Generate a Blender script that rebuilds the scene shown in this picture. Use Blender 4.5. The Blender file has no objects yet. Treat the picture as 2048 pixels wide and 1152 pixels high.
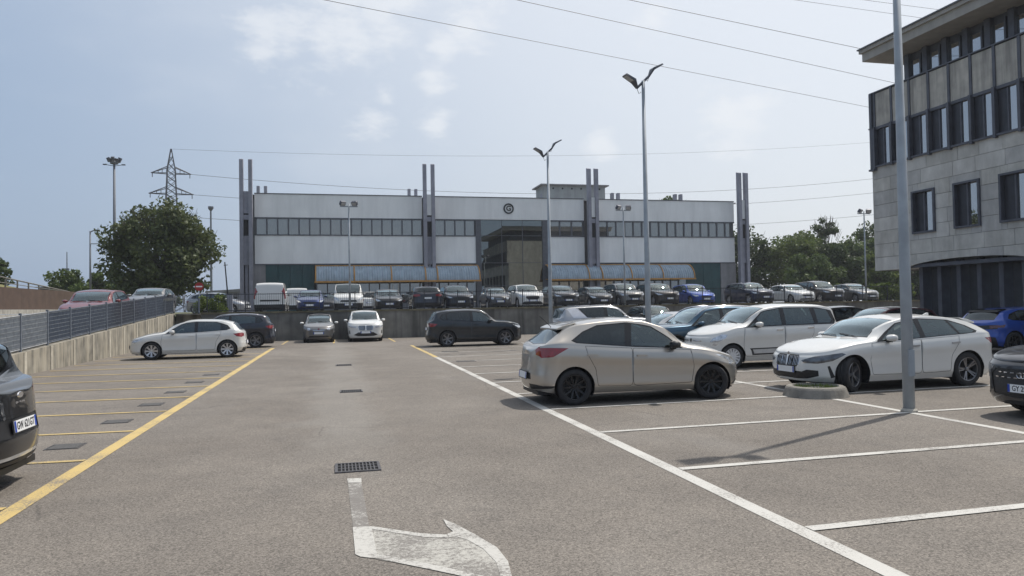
import bpy, bmesh, math, random
import numpy as np
from mathutils import Vector, Matrix
from mathutils.geometry import delaunay_2d_cdt
random.seed(7)
rng = np.random.default_rng(11)
scn = bpy.context.scene
col = scn.collection
# ------------------------------------------------------------------ camera
F_PX, PITCH, ROLL, YAW, EYE = 1480.0, 0.0245, -0.0175, 0.2345, 1.72
def cam_basis():
    f = Vector((math.sin(YAW)*math.cos(PITCH), math.cos(YAW)*math.cos(PITCH), math.sin(PITCH)))
    r0 = Vector((math.cos(YAW), -math.sin(YAW), 0)); u0 = r0.cross(f)
    c, s = math.cos(ROLL), math.sin(ROLL)
    return r0*c+u0*s, u0*c-r0*s, f
_r, _u, _f = cam_basis()
cd = bpy.data.cameras.new('camera'); cd.sensor_width = 36; cd.lens = F_PX/2048*36
cd.clip_start = 0.1; cd.clip_end = 3000
cam = bpy.data.objects.new('camera', cd); col.objects.link(cam)
m = Matrix((( _r.x, _u.x, -_f.x, 0), (_r.y, _u.y, -_f.y, 0), (_r.z, _u.z, -_f.z, EYE), (0, 0, 0, 1)))
cam.matrix_world = m
scn.camera = cam
# ------------------------------------------------------------------ sky and sun
SUN_EL = math.radians(59.2); SUN_AZ = math.atan2(4.24, 2.16)      # azimuth from +Y towards +X
world = bpy.data.worlds.new('World'); scn.world = world; world.use_nodes = True
nt = world.node_tree; nt.nodes.clear()
def wn(t, **k):
    n = nt.nodes.new(t)
    for a, b in k.items(): setattr(n, a, b)
    return n
sky = wn('ShaderNodeTexSky', sky_type='NISHITA', sun_disc=False, sun_elevation=SUN_EL, sun_rotation=SUN_AZ,
         altitude=100, air_density=1.3, dust_density=4.0, ozone_density=1.0)
tc = wn('ShaderNodeTexCoord')
bg = wn('ShaderNodeBackground'); bg.inputs['Strength'].default_value = .09
ow = wn('ShaderNodeOutputWorld')
L = nt.links.new
def wmath(op, a, b=None, c=None):
    n = wn('ShaderNodeMath', operation=op)
    for i, q in enumerate((a, b, c)):
        if q is None: continue
        if isinstance(q, (int, float)): n.inputs[i].default_value = q
        else: L(q, n.inputs[i])
    return n.outputs[0]
sd = Vector((math.sin(SUN_AZ)*math.cos(SUN_EL), math.cos(SUN_AZ)*math.cos(SUN_EL), math.sin(SUN_EL)))
# summer haze: whiter and brighter towards the sun
dt = wn('ShaderNodeVectorMath', operation='DOT_PRODUCT'); L(tc.outputs['Generated'], dt.inputs[0]); dt.inputs[1].default_value = sd
sx_ = wn('ShaderNodeSeparateXYZ'); L(tc.outputs['Generated'], sx_.inputs[0])
low_ = wmath('POWER', wmath('SUBTRACT', 1.0, wmath('ABSOLUTE', sx_.outputs[2])), 5.0)      # thicker haze low down
hr_ = wn('ShaderNodeValToRGB'); L(wmath('ADD', wmath('MULTIPLY_ADD', low_, .22, dt.outputs['Value']), -.055), hr_.inputs['Fac']); hr_.color_ramp.interpolation = 'EASE'
e = hr_.color_ramp.elements; e[0].position = .18; e[0].color = (.385, .51, .71, 1); e[1].position = .71; e[1].color = (.93, .98, 1.05, 1)
hs = wn('ShaderNodeVectorMath', operation='SCALE'); L(hr_.outputs['Color'], hs.inputs[0]); hs.inputs['Scale'].default_value = 1/.09
hz = wn('ShaderNodeMix', data_type='RGBA'); hz.inputs[0].default_value = .72; L(sky.outputs['Color'], hz.inputs[6]); L(hs.outputs[0], hz.inputs[7])
# thin fair-weather clouds: scattered everywhere, a few larger ones where they stand in the photograph
mp = wn('ShaderNodeMapping'); mp.inputs['Scale'].default_value = (1, 1, 2.2); L(tc.outputs['Generated'], mp.inputs['Vector'])
nz = wn('ShaderNodeTexNoise'); nz.inputs['Scale'].default_value = 3.4; nz.inputs['Detail'].default_value = 8; nz.inputs['Roughness'].default_value = .55; L(mp.outputs['Vector'], nz.inputs['Vector'])
n2 = wn('ShaderNodeTexNoise'); n2.inputs['Scale'].default_value = 17; n2.inputs['Detail'].default_value = 9; n2.inputs['Roughness'].default_value = .62; L(mp.outputs['Vector'], n2.inputs['Vector'])
acc = None
for px, py, rr in ((530, 62, 62), (585, 70, 70), (640, 62, 85), (700, 55, 85), (750, 30, 85), (800, 5, 60), (690, 5, 90), (930, 40, 62), (960, 20, 55), (890, 85, 36), (862, 152, 40), (745, 252, 42), (873, 250, 38), (1470, 235, 66), (1500, 215, 40), (770, 190, 25), (1200, 292, 30), (1310, 40, 40)):
    d = (_f*F_PX+_r*(px-1024)+_u*(576-py)).normalized(); v = wn('ShaderNodeVectorMath', operation='DISTANCE'); L(tc.outputs['Generated'], v.inputs[0]); v.inputs[1].default_value = d
    q = wmath('SUBTRACT', 1.0, wmath('DIVIDE', v.outputs['Value'], rr/F_PX)); acc = q if acc is None else wmath('MAXIMUM', acc, q)
blob = wmath('MULTIPLY_ADD', wmath('SUBTRACT', n2.outputs['Fac'], .5), 3.6, acc)
mr_ = wn('ShaderNodeMapRange', interpolation_type='SMOOTHSTEP'); L(blob, mr_.inputs[0]); mr_.inputs[1].default_value = -.25; mr_.inputs[2].default_value = 1.15; mr_.inputs[3].default_value = 0; mr_.inputs[4].default_value = .60
m3 = wn('ShaderNodeMapRange', interpolation_type='SMOOTHSTEP'); L(nz.outputs['Fac'], m3.inputs[0]); m3.inputs[1].default_value = .54; m3.inputs[2].default_value = .80; m3.inputs[3].default_value = 0; m3.inputs[4].default_value = .15
cl_ = wmath('MAXIMUM', mr_.outputs[0], m3.outputs[0])
mx = wn('ShaderNodeMix', data_type='RGBA'); mx.inputs[7].default_value = (9.9, 10.2, 10.6, 1); L(cl_, mx.inputs[0]); L(hz.outputs[2], mx.inputs[6])
L(mx.outputs[2], bg.inputs['Color']); L(bg.outputs['Background'], ow.inputs['Surface'])
sl = bpy.data.lights.new('sun', 'SUN'); sl.energy = 3.9; sl.angle = math.radians(.53); sl.color = (1, .95, .87)
sun = bpy.data.objects.new('sun', sl); col.objects.link(sun)
sun.rotation_euler = sd.to_track_quat('Z', 'Y').to_euler(); sun.location = (30, 20, 40)
scn.render.engine = 'CYCLES'
vs = scn.view_settings; vs.view_transform = 'Standard'; vs.look = 'None'; vs.exposure = 0.0; vs.gamma = 1
scn.cycles.transparent_max_bounces = 12
# ------------------------------------------------------------------ materials
MATS = {}
def node_mat(name):
    m = bpy.data.materials.new(name); m.use_nodes = True
    return m, m.node_tree.nodes, m.node_tree.links, m.node_tree.nodes['Principled BSDF']
def mat(name, color, rough=.6, metal=0.0, var=.12, scale=6.0, coat=0.0, bump=0.0, bscale=40.0, spec=.5, streak=None, stretch=None):
    """procedural material: base colour varied by two octaves of object-space noise, optional streaks and bump"""
    if name in MATS: return MATS[name]
    m, N, K, b = node_mat(name)
    b.inputs['Roughness'].default_value = rough; b.inputs['Metallic'].default_value = metal
    b.inputs['Coat Weight'].default_value = coat; b.inputs['Coat Roughness'].default_value = .04
    b.inputs['Specular IOR Level'].default_value = spec
    g = N.new('ShaderNodeNewGeometry'); mp = N.new('ShaderNodeMapping'); K.new(g.outputs['Position'], mp.inputs['Vector'])
    if stretch: mp.inputs['Scale'].default_value = stretch
    n = N.new('ShaderNodeTexNoise'); n.inputs['Scale'].default_value = scale; n.inputs['Detail'].default_value = 6
    K.new(mp.outputs['Vector'], n.inputs['Vector'])
    r = N.new('ShaderNodeValToRGB'); c = Vector(color)
    e = r.color_ramp.elements; e[0].position = .3; e[1].position = .7
    e[0].color = (*[max(0, x*(1-var)) for x in c], 1); e[1].color = (*[min(1, x*(1+var)) for x in c], 1)
    K.new(n.outputs['Fac'], r.inputs['Fac']); out = r.outputs['Color']
    if streak:
        scol, amount, sc = streak
        mp2 = N.new('ShaderNodeMapping'); mp2.inputs['Scale'].default_value = sc; K.new(g.outputs['Position'], mp2.inputs['Vector'])
        n2 = N.new('ShaderNodeTexNoise'); n2.inputs['Scale'].default_value = 1.0; n2.inputs['Detail'].default_value = 8; n2.inputs['Roughness'].default_value = .65
        K.new(mp2.outputs['Vector'], n2.inputs['Vector'])
        r2 = N.new('ShaderNodeValToRGB'); r2.color_ramp.elements[0].position = .42; r2.color_ramp.elements[1].position = .66
        r2.color_ramp.elements[1].color = (amount, amount, amount, 1); K.new(n2.outputs['Fac'], r2.inputs['Fac'])
        x = N.new('ShaderNodeMix'); x.data_type = 'RGBA'; x.inputs[7].default_value = (*scol, 1)
        K.new(r2.outputs['Color'], x.inputs[0]); K.new(out, x.inputs[6]); out = x.outputs[2]
    K.new(out, b.inputs['Base Color'])
    if bump:
        n3 = N.new('ShaderNodeTexNoise'); n3.inputs['Scale'].default_value = bscale; n3.inputs['Detail'].default_value = 4
        K.new(g.outputs['Position'], n3.inputs['Vector'])
        bp = N.new('ShaderNodeBump'); bp.inputs['Strength'].default_value = bump; bp.inputs['Distance'].default_value = .02
        K.new(n3.outputs['Fac'], bp.inputs['Height']); K.new(bp.outputs['Normal'], b.inputs['Normal'])
    MATS[name] = m
    return m
def glass_mat(name, tint, refl=1.5, rough=.0, base=.0, dirt=.04, gain=1.5, rcol=(1, 1, 1)):
    """thin tinted pane: transparent body with fresnel reflection and a film of dust"""
    if name in MATS: return MATS[name]
    m = bpy.data.materials.new(name); m.use_nodes = True; N = m.node_tree.nodes; K = m.node_tree.links; N.clear()
    o = N.new('ShaderNodeOutputMaterial'); t = N.new('ShaderNodeBsdfTransparent'); t.inputs[0].default_value = (*tint, 1)
    gl = N.new('ShaderNodeBsdfGlossy'); gl.inputs['Roughness'].default_value = rough; gl.inputs[0].default_value = (*rcol, 1)
    fr = N.new('ShaderNodeFresnel'); fr.inputs[0].default_value = refl
    ad = N.new('ShaderNodeMath'); ad.operation = 'MULTIPLY_ADD'; ad.inputs[1].default_value = gain; ad.inputs[2].default_value = base; ad.use_clamp = True
    K.new(fr.outputs[0], ad.inputs[0])
    mx = N.new('ShaderNodeMixShader'); K.new(ad.outputs[0], mx.inputs[0]); K.new(t.outputs[0], mx.inputs[1]); K.new(gl.outputs[0], mx.inputs[2])
    d = N.new('ShaderNodeBsdfDiffuse'); d.inputs[0].default_value = (.45, .45, .43, 1)
    n = N.new('ShaderNodeTexNoise'); n.inputs['Scale'].default_value = 3; n.inputs['Detail'].default_value = 5
    g = N.new('ShaderNodeNewGeometry'); K.new(g.outputs['Position'], n.inputs['Vector'])
    mu = N.new('ShaderNodeMath'); mu.operation = 'MULTIPLY'; mu.inputs[1].default_value = dirt*2; K.new(n.outputs['Fac'], mu.inputs[0])
    m2 = N.new('ShaderNodeMixShader'); K.new(mu.outputs[0], m2.inputs[0]); K.new(mx.outputs[0], m2.inputs[1]); K.new(d.outputs[0], m2.inputs[2])
    K.new(m2.outputs[0], o.inputs['Surface']); MATS[name] = m
    return m
def paint_mat(name, color, metal=0.0, rough=.35):
    if name in MATS: return MATS[name]
    m, N, K, b = node_mat(name)
    b.inputs['Roughness'].default_value = rough; b.inputs['Metallic'].default_value = metal
    b.inputs['Coat Weight'].default_value = 1.0; b.inputs['Coat Roughness'].default_value = .025; b.inputs['Coat IOR'].default_value = 1.5; b.inputs['Specular IOR Level'].default_value = .25
    g = N.new('ShaderNodeNewGeometry'); n = N.new('ShaderNodeTexNoise'); n.inputs['Scale'].default_value = 2.2; n.inputs['Detail'].default_value = 7
    K.new(g.outputs['Position'], n.inputs['Vector'])
    r = N.new('ShaderNodeValToRGB'); r.color_ramp.elements[0].position = .3; r.color_ramp.elements[1].position = .75
    r.color_ramp.elements[0].color = (*color, 1); r.color_ramp.elements[1].color = (*[min(1, c*.93+.012) for c in color], 1)
    K.new(n.outputs['Fac'], r.inputs['Fac'])
    K.new(r.outputs['Color'], b.inputs['Base Color'])
    MATS[name] = m
    return m
# ------------------------------------------------------------------ mesh helpers
class MB:
    def __init__(s): s.v = []; s.f = []
    def quad(s, a, b, c, d):
        n = len(s.v); s.v += [tuple(a), tuple(b), tuple(c), tuple(d)]; s.f.append((n, n+1, n+2, n+3)); return s
    def poly(s, pts):
        n = len(s.v); s.v += [tuple(p) for p in pts]; s.f.append(tuple(range(n, n+len(pts)))); return s
    def box(s, x0, x1, y0, y1, z0, z1, M=None):
        n = len(s.v)
        P = [(x0,y0,z0),(x1,y0,z0),(x1,y1,z0),(x0,y1,z0),(x0,y0,z1),(x1,y0,z1),(x1,y1,z1),(x0,y1,z1)]
        if M is not None: P = [tuple(M @ Vector(p)) for p in P]
        s.v += P
        s.f += [tuple(n+i for i in q) for q in ((0,3,2,1),(4,5,6,7),(0,1,5,4),(1,2,6,5),(2,3,7,6),(3,0,4,7))]
        return s
    def tube(s, pts, r, n=8, cap=True):
        pts = [Vector(p) for p in pts]; rs = r if isinstance(r, (list, tuple)) else [r]*len(pts)
        base = len(s.v); up = Vector((0, 0, 1))
        for i, p in enumerate(pts):
            d = (pts[min(i+1, len(pts)-1)]-pts[max(i-1, 0)]).normalized()
            a = d.cross(up)
            if a.length < 1e-3: a = d.cross(Vector((1, 0, 0)))
            a.normalize(); b = d.cross(a)
            for k in range(n):
                t = 2*math.pi*k/n; s.v.append(tuple(p+(a*math.cos(t)+b*math.sin(t))*rs[i]))
        for i in range(len(pts)-1):
            for k in range(n):
                q = base+i*n; s.f.append((q+k, q+(k+1) % n, q+n+(k+1) % n, q+n+k))
        if cap:
            s.f.append(tuple(base+k for k in range(n))); q = base+(len(pts)-1)*n; s.f.append(tuple(q+n-1-k for k in range(n)))
        return s
    def lathe(s, prof, n=24, M=None, cap=False):
        """prof: list of (r, h), spun about local z"""
        base = len(s.v)
        for r, h in prof:
            for k in range(n):
                t = 2*math.pi*k/n; p = Vector((r*math.cos(t), r*math.sin(t), h)); s.v.append(tuple(M @ p if M is not None else p))
        for i in range(len(prof)-1):
            for k in range(n):
                q = base+i*n; s.f.append((q+k, q+(k+1) % n, q+n+(k+1) % n, q+n+k))
        if cap:
            s.f.append(tuple(base+n-1-k for k in range(n))); q = base+(len(prof)-1)*n; s.f.append(tuple(q+k for k in range(n)))
        return s
    def prism(s, poly, axis, a, b, M=None):
        """extrude a 2D polygon along axis (0,1,2) from a to b"""
        def P(p, h):
            q = [0, 0, 0]; i, j = [k for k in range(3) if k != axis]; q[axis] = h; q[i] = p[0]; q[j] = p[1]; q = Vector(q)
            return tuple(M @ q if M is not None else q)
        n = len(poly); o = len(s.v); s.v += [P(p, a) for p in poly]+[P(p, b) for p in poly]
        s.f += [tuple(o+n-1-k for k in range(n)), tuple(o+n+k for k in range(n))]
        for k in range(n): s.f.append((o+k, o+(k+1) % n, o+n+(k+1) % n, o+n+k))
        return s
    def mesh(s, name, material, smooth=False, recalc=True, bevel=0):
        me = bpy.data.meshes.new(name); me.from_pydata(s.v, [], s.f)
        if recalc or bevel:
            bm = bmesh.new(); bm.from_mesh(me)
            if bevel: bmesh.ops.bevel(bm, geom=bm.edges[:], offset=bevel, segments=1, affect='EDGES', profile=.5)
            bmesh.ops.recalc_face_normals(bm, faces=bm.faces[:]); bm.to_mesh(me); bm.free()
        if material: me.materials.append(material)
        if smooth: me.polygons.foreach_set('use_smooth', [True]*len(me.polygons))
        return me
    def build(s, name, material, parent=None, smooth=False, bevel=0, recalc=True):
        return link(name, s.mesh(name, material, smooth, recalc, bevel), parent)
def link(name, data, parent=None, loc=None, rot=None):
    o = bpy.data.objects.new(name, data); col.objects.link(o)
    if parent is not None: o.parent = parent
    if loc is not None: o.location = loc
    if rot is not None: o.rotation_euler = rot
    return o
def tag(o, label=None, cat=None, group=None, kind=None):
    if label: o['label'] = label
    if cat: o['category'] = cat
    if group: o['group'] = group
    if kind: o['kind'] = kind
    return o
def thing(name, label, cat, loc=(0, 0, 0), rz=0.0, group=None):
    o = link(name, None, None, loc, (0, 0, rz)); o.empty_display_size = .3
    return tag(o, label, cat, group)
def text_mesh(txt, size, extrude=.002, bold=True):
    cu = bpy.data.curves.new('lettering', 'FONT'); cu.body = txt; cu.size = size; cu.extrude = extrude
    cu.align_x = 'CENTER'; cu.align_y = 'CENTER'; cu.resolution_u = 3
    if bold: cu.offset = size*.015
    ob = bpy.data.objects.new('lettering', cu); col.objects.link(ob)
    dg = bpy.context.evaluated_depsgraph_get(); me = bpy.data.meshes.new_from_object(ob.evaluated_get(dg))
    bpy.data.objects.remove(ob); bpy.data.curves.remove(cu)
    return me
# ================================================================== cars
def pchip(pts):
    pts = sorted(pts); xs = np.array([p[0] for p in pts], float); ys = np.array([p[1] for p in pts], float)
    h = np.diff(xs); d = np.diff(ys)/h; mm = np.zeros_like(xs)
    for i in range(1, len(xs)-1):
        if d[i-1]*d[i] > 0:
            w1 = 2*h[i]+h[i-1]; w2 = h[i]+2*h[i-1]; mm[i] = (w1+w2)/(w1/d[i-1]+w2/d[i])
    mm[0] = d[0]; mm[-1] = d[-1]
    def f(x):
        x = np.clip(np.asarray(x, float), xs[0], xs[-1]); i = np.clip(np.searchsorted(xs, x)-1, 0, len(xs)-2)
        t = (x-xs[i])/h[i]; t2 = t*t; t3 = t2*t
        return (2*t3-3*t2+1)*ys[i]+(t3-2*t2+t)*h[i]*mm[i]+(-2*t3+3*t2)*ys[i+1]+(t3-t2)*h[i]*mm[i+1]
    return f
def sstep(a, b, x):
    t = np.clip((x-a)/(b-a), 0, 1); return t*t*(3-2*t)
class Surf:
    """car skin as one chart: u runs along the plan outline from nose to tail, v 0-1 lower wall, 1-2 flank of cabin, 2-3 top"""
    def __init__(s, k):
        s.k = k; s.b = k['W']/2; s.xf, s.xr = k['xf'], k['xr']; s.cf, s.cr = k.get('cf', .85), k.get('cr', .5)
        s.nf, s.nr = k.get('nf', 2.7), k.get('nr', 3.0)
        lf = s.b+.5*s.cf; ls = (s.xf-s.cf)-(s.xr+s.cr); lr = s.b+.5*s.cr; s.tot = lf+ls+lr
        s.U1 = lf/s.tot; s.U2 = (lf+ls)/s.tot
        s.T = pchip(k['top']); s.Z = pchip(k['belt']); s.fp = pchip(k['fp']); s.rp = pchip(k['rp'])
        s.sp = pchip(k.get('sp', [(0, .895), (.08, .935), (.2, .975), (.36, .972), (.58, .980), (.76, 1.0), (.88, .990), (1, .955)]))
        s.zb = pchip(k.get('zb', [(s.xr, .26), (s.xr+.5, .2), (s.xf-.6, .19), (s.xf, .21)]))
        s.tum = k.get('tum', .4); s.kr = k.get('kr', .9)
        uu = np.linspace(0, 1, 2001); s.xtab = s.S(uu, np.full_like(uu, 1.0))[..., 0]; s.utab = uu
    def plan(s, u):
        ph = np.clip(u/s.U1, 0, 1)*math.pi/2; cxf = np.cos(ph)**(2/s.nf); syf = np.sin(ph)**(2/s.nf)
        pr = np.clip((1-u)/(1-s.U2), 0, 1)*math.pi/2; cxr = np.cos(pr)**(2/s.nr); syr = np.sin(pr)**(2/s.nr)
        t = np.clip((u-s.U1)/(s.U2-s.U1), 0, 1); xm = (s.xf-s.cf)*(1-t)+(s.xr+s.cr)*t
        return cxf, syf, cxr, syr, xm
    def S(s, u, v):
        u = np.asarray(u, float); v = np.asarray(v, float)
        cxf, syf, cxr, syr, xm = s.plan(u)
        x0 = np.where(u < s.U1, s.xf-s.cf+s.cf*cxf, np.where(u > s.U2, s.xr+s.cr-s.cr*cxr, xm))
        zb = s.zb(x0); zs = s.Z(x0); vl = np.clip(v, 0, 1); z = zb+vl*(zs-zb)
        def xy(z, vl):
            fo = s.fp(z); ro = s.rp(z)
            x = np.where(u < s.U1, s.xf-s.cf+(s.cf+fo)*cxf, np.where(u > s.U2, s.xr+s.cr-(s.cr-ro)*cxr, xm))
            y = s.b*s.sp(vl)*np.where(u < s.U1, syf, np.where(u > s.U2, syr, 1.0))
            return x, y
        x, y = xy(z, vl)
        h = np.maximum(s.T(x)-zs, 0.0); gh = sstep(.14, .42, h)
        k = .5+(s.kr-.5)*gh; hs = k*h; rat = 1.5+(s.tum-1.5)*gh; ins = np.minimum(rat*hs+.012*gh, .62*y)
        w = np.clip(v-1, 0, 1); e = 1.9+(1.15-1.9)*gh
        yy = y-ins*w**e; zz = zs+hs*w; yr = y-ins; w2 = np.clip(v-2, 0, 1)
        yy = np.where(v > 2, yr*(1-w2), yy); zz = np.where(v > 2, zs+hs+(h-hs)*(1-(1-w2)**2.3), zz)
        return np.stack([x, np.where(v > 1, yy, y), np.where(v > 1, zz, z)], -1)
    def N(s, u, v, e=.0025):
        u = np.asarray(u, float); v = np.asarray(v, float); uc = np.clip(u, .006, .994); vc = np.clip(v, .004, 2.985)
        du = s.S(uc+e, vc)-s.S(uc-e, vc); dv = s.S(uc, vc+e*3)-s.S(uc, vc-e*3); n = np.cross(du, dv)
        n /= np.maximum(np.linalg.norm(n, axis=-1, keepdims=True), 1e-9)
        p = s.S(uc, vc)-np.array([0, 0, .65]); sg = np.sign((n*p).sum(-1)); sg[sg == 0] = 1; n = n*sg[..., None]
        cen = (u < .004) | (u > .996) | (v > 2.99); n[cen, 1] = 0
        n /= np.maximum(np.linalg.norm(n, axis=-1, keepdims=True), 1e-9)
        return n
    # chart coordinates of points given in side (x,z), front (y,z), rear (y,z) or station (x,v) form
    def ux(s, x): return float(np.interp(-x, -s.xtab, s.utab))
    def pt(s, p):
        if p[0] == 'v': return s.ux(p[1]), p[2]
        kind, a, z = p
        if kind == 's':
            x = a; fo = float(s.fp(z)); ro = float(s.rp(z))
            if x > s.xf-s.cf:
                c = min(1, max(0, (x-s.xf+s.cf)/(s.cf+fo))); u = s.U1*math.acos(min(1, c**(s.nf/2)))*2/math.pi
            elif x < s.xr+s.cr:
                c = min(1, max(0, (s.xr+s.cr-x)/(s.cr-ro))); u = 1-(1-s.U2)*math.acos(min(1, c**(s.nr/2)))*2/math.pi
            else: u = s.U1+(s.U2-s.U1)*((s.xf-s.cf)-x)/((s.xf-s.cf)-(s.xr+s.cr))
            return u, s.vz(u, z)
        u = .05; v = .5
        n = s.nf if kind == 'f' else s.nr
        for _ in range(6):
            sy = min(1, max(0, a/(s.b*float(s.sp(np.clip(v, 0, 1)))))); ph = math.asin(min(1, sy**(n/2)))*2/math.pi
            u = s.U1*ph if kind == 'f' else 1-(1-s.U2)*ph
            v = s.vz(u, z)
        return u, v
    def vz(s, u, z):
        cxf, syf, cxr, syr, xm = s.plan(np.array(u))
        x0 = s.xf-s.cf+s.cf*cxf if u < s.U1 else (s.xr+s.cr-s.cr*cxr if u > s.U2 else xm)
        zb = float(s.zb(x0)); zs = float(s.Z(x0)); v = (z-zb)/(zs-zb)
        if v <= 1: return max(0.0, v)
        top = float(s.S(np.array(u), np.array(2.0))[2]); return min(1.98, 1+(z-zs)/max(1e-3, top-zs))
PITCH_V = .62
def offset_poly(pts, d):
    n = len(pts); out = []; area = sum(pts[i][0]*pts[(i+1) % n][1]-pts[(i+1) % n][0]*pts[i][1] for i in range(n)); sg = 1 if area > 0 else -1
    for i in range(n):
        p0, p1, p2 = Vector(pts[i-1]), Vector(pts[i]), Vector(pts[(i+1) % n])
        a = (p1-p0).normalized(); b = (p2-p1).normalized(); na = Vector((a.y, -a.x))*sg; nb = Vector((b.y, -b.x))*sg
        m = (na+nb); m = m/max(.3, m.length_squared/2) if m.length > 1e-6 else na
        out.append(tuple(p1+m*d))
    return out
def rounded(pts, r=.25, n=4):
    """round the corners of a polygon (fraction r of the shorter adjacent edge)"""
    out = []; k = len(pts)
    for i in range(k):
        p0, p1, p2 = Vector(pts[i-1]), Vector(pts[i]), Vector(pts[(i+1) % k]); d = min((p0-p1).length, (p2-p1).length)*r
        a = p1+(p0-p1).normalized()*d; b = p1+(p2-p1).normalized()*d
        for j in range(n+1):
            t = j/n; out.append(tuple(a*(1-t)**2+p1*2*t*(1-t)+b*t*t))
    return out
def skin_regions(s, regs, nu, nv):
    """cut the chart by the region polygons; returns {key: (verts, normals, tris)} of the left half"""
    uu = np.concatenate([np.linspace(0, s.U1, max(6, int(nu*.30)), endpoint=False), np.linspace(s.U1, s.U2, max(6, int(nu*.42)), endpoint=False), np.linspace(s.U2, 1, max(6, int(nu*.28)))])
    # the windscreen, roof edge and tail need dense stations
    vv = np.concatenate([np.linspace(0, 1, int(nv*.42), endpoint=False), np.linspace(1, 2, int(nv*.28), endpoint=False), np.linspace(2, 3, int(nv*.3))])
    SU, SV = s.tot, PITCH_V
    pts = [Vector((a*SU, b*SV)) for a in uu for b in vv]; faces = []; keys = []
    for key, poly in regs:
        ids = []; poly = [(min(1, max(0, a)), min(3, max(0, b))) for a, b in poly]
        if sum(poly[i][0]*poly[(i+1) % len(poly)][1]-poly[(i+1) % len(poly)][0]*poly[i][1] for i in range(len(poly))) < 0: poly = poly[::-1]
        for u, v in poly: ids.append(len(pts)); pts.append(Vector((min(1, max(0, u))*SU, min(3, max(0, v))*SV)))
        faces.append(ids); keys.append(key)
    ov, oe, of, _, _, ofo = delaunay_2d_cdt(pts, [], faces, 0, 1e-4)
    U = np.array([p.x for p in ov])/SU; V = np.array([p.y for p in ov])/SV
    P = s.S(U, V); Nn = s.N(U, V); out = {}
    for tri, org in zip(of, ofo):
        key = keys[max(org)] if org else 'body'
        out.setdefault(key, []).append(tri)
    res = {}
    for key, tris in out.items():
        if key.startswith('void'): continue
        t = np.array(tris, int); used, inv = np.unique(t, return_inverse=True); t = inv.reshape(t.shape)
        p = P[used]; n = Nn[used]
        fn = np.cross(p[t[:, 1]]-p[t[:, 0]], p[t[:, 2]]-p[t[:, 0]]); ar = np.linalg.norm(fn, axis=1); t = t[ar > 1e-8]; fn = fn[ar > 1e-8]
        flip = (fn*n[t].mean(1)).sum(1) < 0; t[flip] = t[flip][:, ::-1]
        res[key] = (p, n, t)
    return res
def mesh_np(name, p, n, t, material):
    me = bpy.data.meshes.new(name); me.from_pydata([tuple(q) for q in p], [], [tuple(int(i) for i in q) for q in t])
    me.materials.append(material); me.polygons.foreach_set('use_smooth', [True]*len(me.polygons))
    me.normals_split_custom_set_from_vertices([tuple(q) for q in n])
    return me
FLIP = np.array([1, -1, 1.0])
def both(r):
    p, n, t = r; k = len(p)
    return np.vstack([p, p*FLIP]), np.vstack([n, n*FLIP]), np.vstack([t, t[:, ::-1]+k])
def mir(r): p, n, t = r; return p*FLIP, n*FLIP, t[:, ::-1].copy()
# ---- shared little meshes
TYRE = mat('tyre_rubber', (.018, .018, .02), .8, var=.25, scale=20)
BLACK = mat('black_plastic', (.016, .016, .018), .5, var=.2, scale=9)
GLOSSB = mat('gloss_black_trim', (.008, .008, .01), .12, var=.1)
CHROME = mat('chrome_trim', (.7, .7, .72), .12, 1.0, var=.04)
SEATM = mat('seat_fabric', (.026, .026, .03), .9, var=.3, scale=15)
PLATE = mat('plate_white', (.75, .76, .76), .4, var=.04)
PLATEB = mat('plate_blue', (.01, .05, .35), .4, var=.05)
INK = mat('plate_ink', (.02, .02, .025), .5, var=.05)
HEADL = mat('headlight_lens', (.55, .57, .6), .08, .55, var=.35, scale=16, coat=1)
HEADD = mat('headlight_dark', (.10, .105, .115), .08, .4, var=.5, scale=14, coat=1)
TAILM = mat('taillight_red', (.23, .008, .012), .1, var=.25, scale=14, coat=1)
TAILD = mat('taillight_smoked', (.09, .008, .01), .1, var=.25, scale=14, coat=1)
SMOKE = mat('lamp_clear_grey', (.42, .42, .42), .15, .2, var=.2, coat=1)
GRILLE = mat('grille_mesh', (.012, .012, .014), .4, var=.5, scale=60, bump=.5, bscale=120)
GLASS = glass_mat('car_glass', (.30, .34, .34), 1.5, base=.02, dirt=.008, gain=2.0, rcol=(.80, .95, 1))
PRIV = glass_mat('privacy_glass', (.05, .055, .06), 1.5, base=.006, dirt=.006, gain=1.4, rcol=(.85, .95, 1))
DISC = mat('brake_disc', (.07, .068, .066), .5, .5, var=.2)
RIMC = {'silver': mat('rim_silver', (.58, .58, .6), .3, .8, var=.08), 'black': mat('rim_black', (.014, .014, .016), .25, .2, var=.2),
        'grey': mat('rim_grey', (.22, .22, .23), .3, .7, var=.1), 'white': mat('rim_hubcap', (.62, .62, .63), .4, .2, var=.08)}
_wheel = {}
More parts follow.
